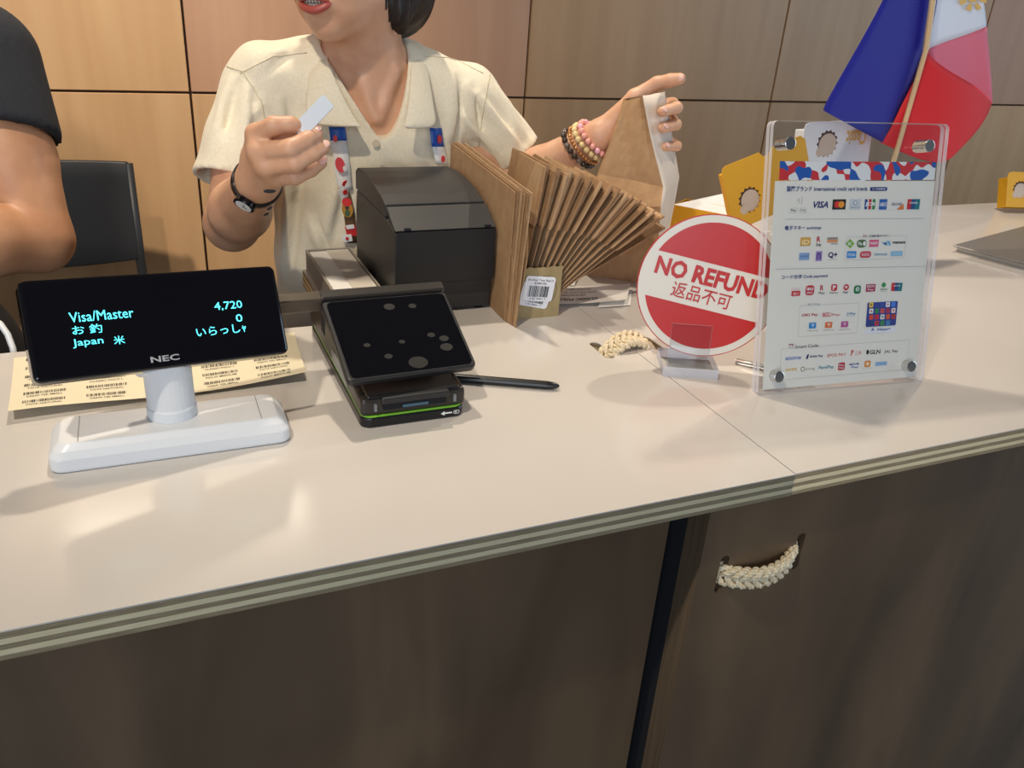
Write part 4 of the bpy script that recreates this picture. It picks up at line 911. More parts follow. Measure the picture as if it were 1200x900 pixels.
blue = [[(1072, -80, 1.085), (1090, -80, 1.09), (1108, -80, 1.094)], [(1036, 0, 1.075), (1066, 8, 1.085), (1099, 2, 1.093)], [(1000, 64, 1.068), (1036, 76, 1.080), (1087, 60, 1.093)], [(963, 128, 1.062), (1000, 148, 1.075), (1060, 120, 1.093)], [(966, 130, 1.062), (1002, 150, 1.075), (1036, 168, 1.088)]]
MB().grid(patch(blue)).build('blue_field', M_FB, fl, smooth=True, solid=0.0006)
red = [[(1086, 60, 1.088), (1094, 71, 1.083), (1120, 88, 1.075), (1145, 101, 1.076), (1162, 120, 1.088)], [(1072, 95, 1.088), (1090, 105, 1.080), (1115, 118, 1.072), (1140, 126, 1.073), (1162, 124, 1.088)], [(1055, 125, 1.088), (1080, 140, 1.080), (1105, 152, 1.072), (1130, 152, 1.073), (1152, 146, 1.082)], [(1040, 160, 1.088), (1060, 172, 1.083), (1085, 182, 1.074), (1108, 184, 1.073), (1130, 170, 1.077)], [(1030, 166, 1.088), (1055, 178, 1.083), (1080, 188, 1.074), (1104, 192, 1.073), (1116, 184, 1.075)]]
MB().grid(patch(red)).build('red_field', M_FR, fl, smooth=True, solid=0.0006)
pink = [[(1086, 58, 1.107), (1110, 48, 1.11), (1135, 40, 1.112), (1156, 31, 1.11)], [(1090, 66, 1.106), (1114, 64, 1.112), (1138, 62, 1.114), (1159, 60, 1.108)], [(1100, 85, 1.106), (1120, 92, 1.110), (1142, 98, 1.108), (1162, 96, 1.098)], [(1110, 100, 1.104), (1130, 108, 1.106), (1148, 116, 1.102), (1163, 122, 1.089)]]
MB().grid(patch(pink)).build('red_field', M_FP, fl, smooth=True, solid=0.0006)  # red cloth lit from behind, its glow painted as pink
white = [[(1106, -80, 1.107), (1120, -70, 1.11), (1134, -60, 1.112), (1146, -50, 1.11)], [(1099, -20, 1.107), (1116, -18, 1.11), (1134, -14, 1.112), (1150, -10, 1.11)], [(1092, 20, 1.107), (1112, 16, 1.11), (1134, 12, 1.112), (1154, 8, 1.11)], [(1086, 58, 1.107), (1110, 48, 1.11), (1135, 40, 1.112), (1156, 31, 1.11)]]
wf = MB().grid(patch(white)).build('white_triangle', M_FW, fl, smooth=True, solid=0.0006)
mb = MB(); sc0 = (1140, -4)
for k in range(8):
    a = 2*PI*k/8+0.3; u, v = math.cos(a), math.sin(a)
    mb.add([P(sc0[0]+u*9-v*2.4, sc0[1]+v*9+u*2.4, 1.1075), P(sc0[0]+u*9+v*2.4, sc0[1]+v*9-u*2.4, 1.1075), P(sc0[0]+u*17+v*3, sc0[1]+v*17-u*3, 1.1075), P(sc0[0]+u*17-v*3, sc0[1]+v*17+u*3, 1.1075)], [(0, 1, 2, 3)])
mb.add([P(sc0[0]+7*math.cos(2*PI*k/20), sc0[1]+7*math.sin(2*PI*k/20), 1.1075) for k in range(20)], [tuple(range(20))]); mb.build('gold_sun', M_GOLD, wf)

# ------------------------------------------------------------------ chair by the wall
ch = thing('folding_chair', 'black chair with curved backrest standing by the plywood wall', 'chair', at(-0.24, 2.0, 0))
cr_ = P(155, 232, 2.20); zt = P(110, 192, 2.20)[2]; cxr = cr_[0]; cxl = cxr-0.44; M_CH = mat('chair_black', srgb(40, 42, 47), 0.5)
rows = []
for j in range(7):
    s = j/6; z = zt-0.235*s
    rows.append([(cxl+(cxr-cxl)*i/12, 2.20+0.035*(1-(2*i/12-1)**2)+0.02*(1-s), z-(0.022*(1-(2*i/12-1)**2) if j == 6 else 0)) for i in range(13)])
MB().grid(rows).build('backrest', M_CH, ch, smooth=True, solid=0.016, bevel=0.004)
for x, sgn in ((cxl, -1), (cxr, 1)):
    MB().tube([(x, 2.225, zt-0.005), (x, 2.205, zt-0.235), (x+0.004*sgn, 2.20, 0.46), (x+0.01*sgn, 2.30, 0.0)], 0.0115, 12).build('leg', M_CH, ch, smooth=True)
    MB().tube([(x, 2.19, 0.45), (x, 1.84, 0.45), (x+0.01*sgn, 1.78, 0.0)], 0.0115, 12).build('leg', M_CH, ch, smooth=True)
MB().prism(rrect(0.42, 0.40, 0.04, 5, (cxl+cxr)/2, 2.0), 0.455, 0.485).build('seat', M_CH, ch, bevel=0.008)
MB().tube([(cxl, 1.81, 0.2), (cxr, 1.81, 0.2)], 0.008, 10).build('stretcher', M_CH, ch)

# ------------------------------------------------------------------ people
from mathutils.bvhtree import BVHTree
def bvh(vs, q): return BVHTree.FromPolygons([Vector(v) for v in vs], [tuple(map(int, f)) for f in q])
def hit(tree, u, v, lift=0.001):
    d = Vector(ray(u, v)).normalized(); p, n, i, t = tree.ray_cast(Vector((0, 0, CAMZ)), d)
    if p is None: return None, None
    if n.dot(d) > 0: n = -n
    return np.array(p+n*lift), np.array(n)
VIEW = CM[2]

def build_head(B, C, f, u, s=1.0):
    """face and skull as blended ellipsoids; f forward, u up"""
    f = unit(f); u = unit(np.array(u)-f*(np.array(u) @ f)); l = np.cross(u, f); ax = np.array([l, f, u])
    E = lambda a, b, c, r, k=0.012, op='add': B.ell(C+l*a*s+f*b*s+u*c*s, np.array(r)*s, ax, k, op)
    E(0, -0.014, 0.028, (0.073, 0.090, 0.083)); E(0, 0.022, -0.020, (0.060, 0.064, 0.082), 0.02)
    E(0, 0.036, -0.056, (0.047, 0.046, 0.046), 0.02); E(0, 0.060, -0.088, (0.019, 0.017, 0.016), 0.016)
    for sg in (-1, 1):
        E(sg*0.038, -0.004, -0.062, (0.018, 0.030, 0.026), 0.025); E(sg*0.033, 0.060, -0.022, (0.024, 0.020, 0.022), 0.02)
        E(sg*0.031, 0.082, 0.014, (0.015, 0.012, 0.010), 0.008, 'sub'); E(sg*0.031, 0.069, 0.012, (0.0125, 0.012, 0.0105), 0.003)
        E(sg*0.072, -0.012, -0.004, (0.006, 0.016, 0.028), 0.006); E(sg*0.011, 0.088, -0.024, (0.007, 0.009, 0.006), 0.005)
    B.cone(C+(f*0.082+u*0.016)*s, C+(f*0.101-u*0.020)*s, 0.0055*s, 0.0095*s, 0.010)
    E(0, 0.076, -0.053, (0.026, 0.016, 0.016), 0.010)
    return f, u, l
def build_nail(tree_pt, tip, prev, par, up=None, r=0.0052):
    ax = unit(tip-prev); n = -VIEW-ax*((-VIEW) @ ax)
    n = unit(n if up is None else np.array(up)-ax*(np.array(up) @ ax)); w = np.cross(ax, n)
    MB().ball(tip+n*0.0062+ax*0.001, r, r*1.25, 0.0018, 12, 8, 0, (w, ax, n)).build('fingernail', M_NAIL, par, smooth=True)

# ---- woman in the cream polo shirt
wo_ = thing('person', 'woman in a cream polo shirt holding a slip and a paper bag', 'person', at(0.335, 1.33, 0))
B = Body((0.00, 0.92, 0.70), (0.83, 1.46, 1.66), 0.0030)
chin = P(380, 45, 1.205); hf0 = unit([-0.70, -0.71, -0.08]); hu0 = unit([-0.06, 0.02, 1])
Ch = chin-hf0*0.066+hu0*0.100
hf, hu_, hl = build_head(B, Ch, hf0, hu0)
nb = P(437, 118, 1.300)
B.cone(Ch-hu_*0.045-hf*0.022, nb, 0.053, 0.056, 0.022)
B.cone(P(372, 90, 1.31), P(500, 92, 1.31), 0.042, 0.042, 0.03)                      # collar bones / trapezius
B.ell(P(437, 180, 1.315), (0.125, 0.085, 0.13), None, 0.03)
B.ell(P(440, 300, 1.33), (0.12, 0.085, 0.22), None, 0.03)
# clavicle notch and tendons
for (a, b) in (((425, 95), (440, 140)), ((462, 85), (446, 140))): B.cone(P(*a, 1.245), P(*b, 1.235), 0.007, 0.005, 0.012)
# right arm (image left)
S1, E1, W1 = P(302, 104, 1.315), P(272, 262, 1.215), P(303, 211, 1.045)
B.chain([S1, lerp(S1, E1, 0.6), E1], [0.042, 0.040, 0.036], 0.012); fm = lerp(E1, W1, 0.35); B.chain([E1, fm, W1], [0.036, 0.0385, 0.0255], 0.015)
def finger(pts, rs): B.chain([P(*p) for p in pts], rs, 0.003); return P(*pts[-1]), P(*pts[-2])
mcp = [(301, 158, 1.010), (304, 178, 0.996), (312, 195, 0.992), (324, 207, 1.000)]
for p, r in zip(mcp, (0.0125, 0.0125, 0.012, 0.011)): B.cone(W1, P(*p), 0.021, r, 0.010)
for a, b in zip(mcp[:-1], mcp[1:]): B.cone(P(*a), P(*b), 0.0120, 0.0115, 0.006)
B.cone(P(303, 186, 1.03), P(312, 180, 1.015), 0.018, 0.018, 0.012)
nails1 = [finger([mcp[0], (321, 147, 0.985), (340, 146, 0.982), (351, 148, 0.986)], [0.0118, 0.0105, 0.0092, 0.0080]),
          finger([mcp[1], (340, 174, 0.965), (359, 164, 0.970), (371, 157, 0.978)], [0.0118, 0.0105, 0.0092, 0.0080]),
          finger([mcp[2], (346, 192, 0.965), (367, 180, 0.970), (379, 173, 0.978)], [0.0112, 0.0100, 0.0090, 0.0080]),
          finger([mcp[3], (346, 208, 0.982), (365, 199, 0.984), (377, 191, 0.988)], [0.0100, 0.0088, 0.0080, 0.0068])]
B.chain([P(303, 196, 1.035), P(308, 172, 1.035), P(328, 163, 1.016), P(350, 154, 1.000)], [0.016, 0.0125, 0.0105, 0.0088], 0.006)
# left arm (image right)
S2, E2, W2 = P(548, 116, 1.315), P(590, 222, 1.285), P(703, 160, 1.165)
B.chain([S2, lerp(S2, E2, 0.6), E2], [0.042, 0.040, 0.036], 0.012); B.chain([E2, lerp(E2, W2, 0.4), W2], [0.036, 0.0345, 0.0245], 0.012)
m2 = [(744, 114, 1.140), (748, 126, 1.143), (748, 142, 1.143), (744, 158, 1.140)]
for p in m2: B.cone(W2, P(*p), 0.021, 0.012, 0.010)
for a, b in zip(m2[:-1], m2[1:]): B.cone(P(*a), P(*b), 0.0120, 0.0115, 0.006)
nails2 = [finger([m2[0], (770, 98, 1.125), (786, 94, 1.108), (797, 92, 1.098)], [0.012, 0.0108, 0.0096, 0.0084]),
          finger([m2[1], (788, 122, 1.130), (793, 126, 1.092), (776, 131, 1.066)], [0.0112, 0.0098, 0.0090, 0.0078]),
          finger([m2[2], (787, 141, 1.130), (792, 146, 1.092), (777, 150, 1.066)], [0.0108, 0.0094, 0.0086, 0.0075]),
          finger([m2[3], (784, 166, 1.125), (793, 171, 1.095), (779, 172, 1.072)], [0.0100, 0.0086, 0.0078, 0.0068])]
B.chain([P(722, 140, 1.160), P(740, 126, 1.165), P(756, 120, 1.150), P(768, 116, 1.135)], [0.015, 0.0115, 0.0098, 0.0082], 0.006)
# mouth opening
mo = Ch+hf*0.090-hu_*0.0545
B.ell(mo, (0.019, 0.016, 0.0072), np.array([hl, hf, hu_]), 0.002, 'sub')
skin = B.build('body', M_SKIN, wo_); WV = B.mesh(); T_SKIN = bvh(*WV)
for i, (tp, pv) in enumerate(nails1): build_nail(None, tp, pv, wo_, up=(-VIEW*0.6+V(0, 0, 0.8)) if i < 2 else (-VIEW*0.9+V(0.3, 0, 0.3)))
for i, (tp, pv) in enumerate(nails2): build_nail(None, tp, pv, wo_, up=(-VIEW+V(-0.2, 0, -0.2)) if i == 0 else -VIEW)
# lips, teeth, eyes, brows
def lip_curve(h, sag, z0, rad, nm, m):
    pts = []; rs = []
    for k in range(13):
        a = -1+2*k/12; pts.append(Ch+hl*0.0245*a+hf*(0.0915-0.010*a*a)+hu_*(z0+sag*(1-a*a))); rs.append(rad*(0.35+0.65*(1-a*a)**0.5))
    MB().tube(pts, rs, 10).build(nm, m, wo_, smooth=True)
lip_curve(0, 0.0082, -0.0550, 0.0046, 'lip', M_LIP); lip_curve(0, -0.0086, -0.0550, 0.0056, 'lip', M_LIP)
for k in range(8):
    a = (k-3.5)/3.5*0.017
    MB().ball(Ch+hl*a+hf*(0.0845-9*a*a*1.2)+hu_*(-0.0515), 0.0023, 0.0016, 0.0046, 8, 6, 0, (hl, hf, hu_)).build('tooth', M_TEETH, wo_, smooth=True)
    MB().ball(Ch+hl*a*0.85+hf*(0.0825-9*a*a*1.2)+hu_*(-0.0595), 0.0020, 0.0015, 0.0032, 8, 6, 0, (hl, hf, hu_)).build('tooth', M_TEETH, wo_, smooth=True)
for sg in (-1, 1):
    ec = Ch+hl*sg*0.031+hf*0.0735+hu_*0.012
    MB().ball(ec, 0.0105, 0.0085, 0.0042, 14, 8, 0, (hl, hf, hu_)).build('eye', mat('eye_white', srgb(236, 232, 226), 0.2), wo_, smooth=True)
    MB().ball(ec+hf*0.0070, 0.0046, 0.0018, 0.0040, 12, 6, 0, (hl, hf, hu_)).build('iris', mat('iris_dark', srgb(38, 24, 18), 0.15), wo_, smooth=True)
    MB().tube([Ch+hl*sg*(0.018+0.028*k/5)+hf*(0.083-0.010*(k/5)**2)+hu_*(0.031+0.004*math.sin(PI*k/5)) for k in range(6)], [0.0018, 0.0024, 0.0024, 0.0022, 0.0018, 0.0010], 6).build('eyebrow', M_HAIR, wo_, smooth=True)
# hair: chin length dark bob
Hh = Body(Ch-0.20, Ch+0.19, 0.0032); hx = np.array([hl, hf, hu_])
Hh.ell(Ch-hf*0.020+hu_*0.036, (0.086, 0.100, 0.092), hx, 0.0)
Hh.ell(Ch-hf*0.082-hu_*0.034, (0.088, 0.078, 0.084), hx, 0.03); Hh.ell(Ch-hf*0.030+hl*0.050-hu_*0.050, (0.026, 0.040, 0.060), hx, 0.02); Hh.ell(Ch-hf*0.030-hl*0.050-hu_*0.050, (0.026, 0.040, 0.060), hx, 0.02)
Hh.ell(Ch+hf*0.078-hu_*0.030, (0.066, 0.066, 0.088), hx, 0.012, 'sub'); Hh.ell(Ch+hf*0.02-hu_*0.13, (0.10, 0.075, 0.060), hx, 0.02, 'sub')
Hh.cone(Ch-hu_*0.02-hf*0.015, nb-V(0, 0, 0.03), 0.045, 0.060, 0.004, 'sub')
def strands(X):
    y = (X-Ch) @ hx.T; a = np.arctan2(y[..., 0], y[..., 1]); return 0.0026*np.sin(a*26+y[..., 2]*25)+0.0016*np.sin(a*47-y[..., 2]*40+1)+0.006*np.sin(a*9)*np.clip(-y[..., 2]*9-0.3, 0, 1)
Hh.warp(strands); Hh.build('hair', M_HAIR, wo_)
# polo shirt
S = Body((0.02, 1.10, 0.62), (0.66, 1.50, 1.34), 0.0036)
zz = lambda p: p[2]
S.cone(P(318, 94, 1.315), P(432, 90, 1.318), 0.054, 0.066, 0.02); S.cone(P(432, 90, 1.318), P(545, 116, 1.315), 0.066, 0.050, 0.02)
S.ell(P(434, 178, 1.318), (0.158, 0.103, 0.150), None, 0.05); S.ell(P(438, 290, 1.325), (0.160, 0.108, 0.19), None, 0.05); S.ell(P(436, 400, 1.33), (0.165, 0.112, 0.17), None, 0.06)
h1 = P(268, 212, 1.255); d1 = unit(h1-S1); S.cone(S1, h1+d1*0.03, 0.050, 0.0505, 0.025, cut=(h1, d1+V(0.12, 0, 0)))
h2 = P(600, 184, 1.292); d2 = unit(h2-S2); S.cone(S2, h2+d2*0.03, 0.050, 0.052, 0.025, cut=(h2, d2))
T0 = bvh(*S.mesh())
def sp(p):
    h, n = hit(T0, p[0], p[1], 0.0)
    return h if h is not None else P(*p)
def folds(X):
    x, y, z = X[..., 0], X[..., 1], X[..., 2]; r = np.zeros_like(x)
    def ridge(p0, p1, w, a):
        p0, p1 = np.array(p0), np.array(p1); ab = p1-p0; t = np.clip(((X-p0) @ ab)/(ab @ ab), 0, 1); d = np.linalg.norm(X-(p0+t[..., None]*ab), axis=-1)
        return -a*np.exp(-(d/w)**2)*np.sin(PI*np.clip(t*0.9+0.1, 0, 1))
    for (a, b, w, am) in (((300, 130, 1.23), (255, 205, 1.20), 0.010, 0.007), ((290, 105, 1.23), (285, 205, 1.19), 0.008, 0.006), ((330, 120, 1.215), (345, 240, 1.205), 0.011, 0.006), ((355, 150, 1.205), (330, 290, 1.21), 0.012, 0.007), ((560, 110, 1.24), (610, 170, 1.235), 0.010, 0.007), ((585, 105, 1.25), (618, 160, 1.245), 0.008, 0.006), ((540, 130, 1.215), (585, 180, 1.215), 0.010, 0.006), ((530, 90, 1.23), (525, 170, 1.205), 0.012, 0.006), ((400, 200, 1.19), (380, 290, 1.20), 0.012, 0.005), ((300, 70, 1.25), (360, 60, 1.25), 0.012, 0.005), ((270, 95, 1.26), (245, 200, 1.23), 0.008, 0.006), ((450, 175, 1.19), (500, 200, 1.19), 0.012, 0.004), ((262, 110, 1.2), (254, 165, 1.2), 0.008, 0.003), ((595, 120, 1.2), (605, 175, 1.2), 0.007, 0.006), ((548, 100, 1.2), (556, 165, 1.2), 0.008, 0.006), ((300, 85, 1.2), (345, 50, 1.2), 0.009, 0.004), ((340, 250, 1.2), (330, 330, 1.2), 0.010, 0.006), ((365, 260, 1.2), (380, 300, 1.2), 0.009, 0.005)):
        r = r+ridge(sp(a), sp(b), w*0.9, am*2.0)-ridge(sp((a[0]+7, a[1]+2, a[2])), sp((b[0]+8, b[1]+2, b[2])), w*0.7, am*1.7)
    return r+0.0018*np.sin(x*70+z*45)*np.sin(z*38-x*20+1)
S.warp(folds)
S.cone(h1-d1*0.002, h1+d1*0.05, 0.0425, 0.0425, 0.003, 'sub'); S.cone(h2-d2*0.002, h2+d2*0.05, 0.0440, 0.0440, 0.003, 'sub')
# open V neck
va, vb, vt = P(383, 62, 1.25), P(480, 66, 1.25), P(447, 163, 1.215)
zt_, zb_ = (va[2]+vb[2])/2, vt[2]
q_ = S.sub(V(0.15, 1.10, zb_-0.005), V(0.55, 1.29, 1.34)); sl_, X_ = q_
tt = np.clip((X_[..., 2]-zb_)/(zt_-zb_), 0.0, 1.0)
xl = vt[0]+(va[0]-vt[0])*tt**0.85; xr = vt[0]+(vb[0]-vt[0])*tt**0.38
S.D[sl_] = np.maximum(S.D[sl_], np.where(X_[..., 2] > zb_, np.minimum(X_[..., 0]-xl, xr-X_[..., 0]), -0.05))
S.cone(nb+V(0, 0, -0.005), Ch-hu_*0.05-hf*0.02, 0.062, 0.058, 0.006, 'sub')
shirt = S.build('polo_shirt', M_SHIRT, wo_); T_SH = bvh(*S.mesh())
def on_shirt(pts, lift=0.0015):
    out = []
    for p in pts:
        h, n = hit(T_SH, p[0], p[1], lift)
        if h is not None and 1.10 < h[1] < 1.45: out.append(h)
    return out
def seam(pts, r=0.0008, nm='seam', m=None):
    o = []
    for a, b in zip(pts[:-1], pts[1:]): o += [(a[0]+(b[0]-a[0])*k/6, a[1]+(b[1]-a[1])*k/6) for k in range(6)]
    h = on_shirt(o+[pts[-1]], 0.0003)
    if len(h) > 2: MB().tube(h, r, 6).build(nm, m or M_SEAM, shirt, smooth=True)
seam([(266, 78), (285, 84), (306, 118), (312, 150)]); seam([(574, 88), (568, 120), (562, 160), (560, 178)]); seam([(282, 86), (320, 66), (360, 62)]); seam([(498, 66), (530, 68), (566, 86)])
seam([(243, 206), (270, 212), (296, 212)], 0.0013)
# collar: fold line and outer edge on both sides
def collar(fold, outer):
    rows = []
    n = 16
    def res(c):
        c = np.array([P(*p) for p in c]); s = np.linspace(0, len(c)-1, n); return [np.array([np.interp(x, range(len(c)), c[:, k]) for k in range(3)]) for x in s]
    a, b = res(fold), res(outer)
    for i in range(n):
        mid = (a[i]+b[i])/2+V(0, -0.006, 0.004); rows.append([a[i]*(1-t)**2+2*mid*t*(1-t)+b[i]*t*t for t in (0, 0.2, 0.4, 0.6, 0.8, 1.0)])
    MB().grid(rows).build('collar', M_SHIRT, wo_, smooth=True, solid=0.0026, subsurf=1)
collar([(432, 38, 1.385), (402, 40, 1.365), (384, 52, 1.315), (383, 70, 1.255), (399, 105, 1.215), (414, 134, 1.198), (424, 150, 1.190)], [(432, 62, 1.405), (392, 60, 1.385), (364, 58, 1.320), (361, 92, 1.245), (358, 122, 1.213), (360, 146, 1.197), (412, 149, 1.187)])
collar([(432, 38, 1.385), (460, 38, 1.365), (481, 48, 1.315), (482, 76, 1.252), (480, 105, 1.215), (477, 130, 1.198), (473, 149, 1.190)], [(432, 62, 1.405), (475, 58, 1.385), (496, 50, 1.320), (503, 90, 1.245), (508, 122, 1.213), (513, 150, 1.198), (476, 151, 1.188)])
# neck stand inside the collar
ringn = []
for k in range(25):
    a = PI*(0.13+1.74*k/24)-PI/2*1.0
    ringn.append(a)
c0 = P(433, 75, 1.305)
MB().grid([[c0+V(0.064*math.cos(a), 0.066*math.sin(a)+0.004, zo) for a in np.linspace(-0.15*PI, 1.15*PI, 25)] for zo in (-0.02, 0.0, 0.018)]).build('collar_stand', M_SHIRT, wo_, smooth=True, solid=0.002)
# placket and buttons
pk = on_shirt([(447, 160), (447, 200), (446, 240), (446, 275)], 0.0015)
if len(pk) > 2:
    MB().grid([[p+V(-0.013, 0.001, 0), p+V(0, -0.0012, 0), p+V(0.013, 0.001, 0)] for p in pk[:2]] if False else [[p+V(-0.012, 0.003, 0), p+V(0, -0.0002, 0), p+V(0.012, 0.003, 0)] for p in pk[:2]]).build('placket', M_SHIRT, wo_, smooth=True, solid=0.002)
for (u, v) in ((440, 168),):
    h, n = hit(T_SH, u, v, 0.003)
    if h is not None:
        x = unit(np.cross(n, V(0, 0, 1))); MB().prism(circ(0.0052, 18), 0, 0.002, 0, frame(h, x, np.cross(n, x), n)).build('button', mat('shirt_button', srgb(206, 190, 160), 0.3), wo_)
# trousers and shoes
Tr = Body((0.08, 1.15, 0.02), (0.60, 1.52, 0.80), 0.012)
pel = V(0.335, 1.345, 0.72); Tr.ell(pel, (0.155, 0.11, 0.12), None, 0.03)
for sg in (-1, 1): Tr.cone(pel+V(sg*0.08, 0, -0.05), pel+V(sg*0.09, -0.01, -0.36), 0.085, 0.062, 0.04); Tr.cone(pel+V(sg*0.09, -0.01, -0.36), pel+V(sg*0.09, 0.01, -0.63), 0.062, 0.05, 0.02)
Tr.build('trousers', M_TROUS, wo_)
for sg in (-1, 1): MB().ball((0.335+sg*0.09, 1.315, 0.035), 0.042, 0.115, 0.035, 16, 10).build('shoe', M_BLACK, wo_, smooth=True)
# tattoo strokes on the inner forearm
for k, (u, v, rx, ry) in enumerate(((316, 224, 0.008, 0.005), (320, 236, 0.007, 0.004), (316, 244, 0.009, 0.0036), (312, 251, 0.007, 0.003))):
    h, n = hit(T_SKIN, u, v, 0.0002)
    if h is not None and h[1] < 1.2:
        x = unit(np.cross(n, V(0, 0, 1))+V(0, 0, 0.3)); x = unit(x-n*(x @ n)); MB().ball(h, rx, ry, 0.0012, 12, 8, 0, (x, np.cross(n, x), n)).build('tattoo_mark', mat('tattoo_ink', srgb(62, 62, 72), 0.6), wo_, smooth=True)

# ---- slip held in her right hand
a, b = P(350, 154, 0.978), P(384, 119, 0.972); ax_ = unit(b-a); w_ = unit(np.cross(ax_, VIEW)); nn_ = np.cross(ax_, w_); Ls_ = np.linalg.norm(b-a)
slp = thing('plastic_slip', 'small white translucent plastic slip pinched between her fingers', 'slip', Matrix.Translation(Vector(a)))
MB().prism(rrect(Ls_+0.004, 0.0185, 0.003, 4, Ls_/2, 0), -0.0006, 0.0006, 0, frame(a, ax_, w_, nn_)).build('slip', mat('slip_plastic', srgb(226, 234, 244), 0.25, Transmission_Weight=0.15), slp)

# ---- wristwatch
wx = unit(W1-E1); wc = W1-wx*0.012
wt = thing('wristwatch', 'black banded wristwatch with a white dial on her raised wrist', 'watch', Matrix.Translation(Vector(wc)))
wu = unit(np.cross(wx, V(0, 0, 1))); wv = np.cross(wx, wu)
rows = []
for k in range(33):
    a = 2*PI*k/32; c = wc+0.0285*(wu*math.cos(a)+wv*math.sin(a)); rows.append([c-wx*0.006, c+wx*0.006])
MB().grid(rows).build('strap', mat('watch_strap', srgb(28, 22, 20), 0.35), wt, smooth=True, solid=0.003)
wh, wn = hit(T_SKIN, 300, 219, 0.0)
fd = wn-wx*(wn @ wx); fd = unit(fd)
fm_ = frame(wc+fd*0.0285, unit(np.cross(wx, fd)), wx, fd)
MB().prism(circ(0.0135, 28), -0.001, 0.006, 0, fm_).build('watch_case', M_GLOSSBLACK, wt, bevel=0.001)
dl = MB().prism(circ(0.0102, 28), 0.006, 0.0066, 0, fm_).build('dial', M_CARDW, wt)
MB().box((-0.0004, 0, 0.0067), (0.0004, 0.007, 0.0071), 0, fm_).box((0, -0.0004, 0.0067), (0.005, 0.0004, 0.0071), 0, fm_).build('hands', M_INK, dl)

# ---- bead bracelets on her other wrist
bxv = unit(W2-E2); bu = unit(np.cross(bxv, V(0, 0, 1))); bv = np.cross(bxv, bu)
def bracelet(label, off, r, bead, cols, tilt=0.0):
    c = W2+bxv*off; t = thing('bead_bracelet', label, 'bracelet', Matrix.Translation(Vector(c)), 'bead bracelets on her wrist'); n = max(8, int(2*PI*r/(bead*2)))
    for k in range(n):
        a = 2*PI*k/n; MB().ball(c+r*(bu*math.cos(a)+bv*math.sin(a))+bxv*tilt*math.sin(a), bead, n=10, m=7).build('bead', cols[k % len(cols)], t, smooth=True)
M_BD = mat('bead_dark', srgb(60, 50, 44), 0.2); M_BP = mat('bead_pink', srgb(238, 168, 156), 0.25); M_BC = mat('bead_cream', srgb(232, 206, 150), 0.25); M_BPK = mat('bead_rose', srgb(240, 180, 196), 0.25); M_BG = mat('bead_gold', srgb(200, 140, 84), 0.25, 0.5)
bracelet('dark brown bead bracelet, nearest her elbow', -0.040, 0.0335, 0.0048, [M_BD, M_BD, mat('bead_grey', srgb(110, 98, 90), 0.2)], 0.006)
bracelet('thin copper bead bracelet between dark and cream ones', -0.030, 0.0325, 0.0028, [M_BG], 0.006)
bracelet('pale cream bead bracelet beside the pink one', -0.019, 0.0320, 0.0050, [M_BC], 0.008)
bracelet('coral pink bead bracelet, nearest her hand', -0.008, 0.0320, 0.0048, [M_BP, M_BP, M_BPK], 0.008)

# ---- lanyard with pins
ly = thing('lanyard', 'blue, white and red patterned lanyard with pins on her shirt', 'lanyard', Matrix.Translation(Vector(P(400, 220, 1.19))))
def ribbon(cl, w, m, nm):
    hs = []
    for a, b in zip(cl[:-1], cl[1:]):
        for k in range(4): hs.append((a[0]+(b[0]-a[0])*k/4, a[1]+(b[1]-a[1])*k/4))
    hs.append(cl[-1]); rows = []
    for (u, v) in hs:
        l_, _ = hit(T_SH, u-w/2, v, 0.004); r_, _ = hit(T_SH, u+w/2, v, 0.004)
        if l_ is not None and r_ is not None and abs(l_[1]-r_[1]) < 0.05: rows.append([l_, (l_+r_)/2, r_])
    if len(rows) > 1: return MB().grid(rows).build(nm, m, ly, smooth=True, solid=0.0012)
r_ = ribbon([(395, 149), (397, 165)], 19, M_BLUE, 'strap'); ribbon([(397, 165), (402, 200), (405, 222)], 18, M_PW, 'strap'); ribbon([(405, 222), (410, 250), (413, 284)], 11, mat('strap_dark', srgb(110, 80, 50), 0.6), 'strap')
ribbon([(509, 150), (511, 172)], 14, M_BLUE, 'strap'); ribbon([(511, 172), (516, 192)], 13, M_PW, 'strap')
def badge(u, v, rx, ry, m, nm, lift, rot=0.0, sq=False):
    h, n = hit(T_SH, u, v, lift+0.0012)
    if h is None: return
    x = unit(CM[0]-n*(CM[0] @ n)); y = np.cross(n, x); x, y = x*math.cos(rot)+y*math.sin(rot), y*math.cos(rot)-x*math.sin(rot)
    k = 0.00122; pts = rrect(2*rx*k, 2*ry*k, 0.0012, 2) if sq else circ(rx*k, 18, 0, 0, ry*k)
    MB().prism(pts, 0, 0.0012, 0, frame(h, x, y, n)).build(nm, m, ly)
badge(399, 193, 5.5, 9, M_PRED, 'printed_blob', 0.0048, 0.2); badge(403, 196, 2.2, 3.2, M_PW, 'printed_blob', 0.0062); badge(402, 213, 5, 3.5, M_PRED, 'printed_blob', 0.0048); badge(393, 163, 2.5, 4, M_PRED, 'printed_blob', 0.0048)
badge(512, 163, 3.5, 5, M_PRED, 'printed_blob', 0.0048); badge(516, 186, 3, 4, M_PRED, 'printed_blob', 0.0048)
badge(401, 224, 7.5, 6, M_PW, 'flag_pin', 0.006, 0.12, True); badge(401, 223, 3, 3, M_PRED, 'flag_pin_dot', 0.0075)
badge(409, 244, 7, 10, mat('pin_gold', srgb(190, 140, 60), 0.3, 0.7), 'gold_pin', 0.006); badge(409, 236, 6, 5, M_PRED, 'gold_pin_top', 0.0075); badge(409, 248, 3, 4, mat('pin_green', srgb(60, 90, 60), 0.4), 'gold_pin_gem', 0.0075); badge(409, 242, 2.5, 2.5, M_BD, 'gold_pin_gem', 0.0075)
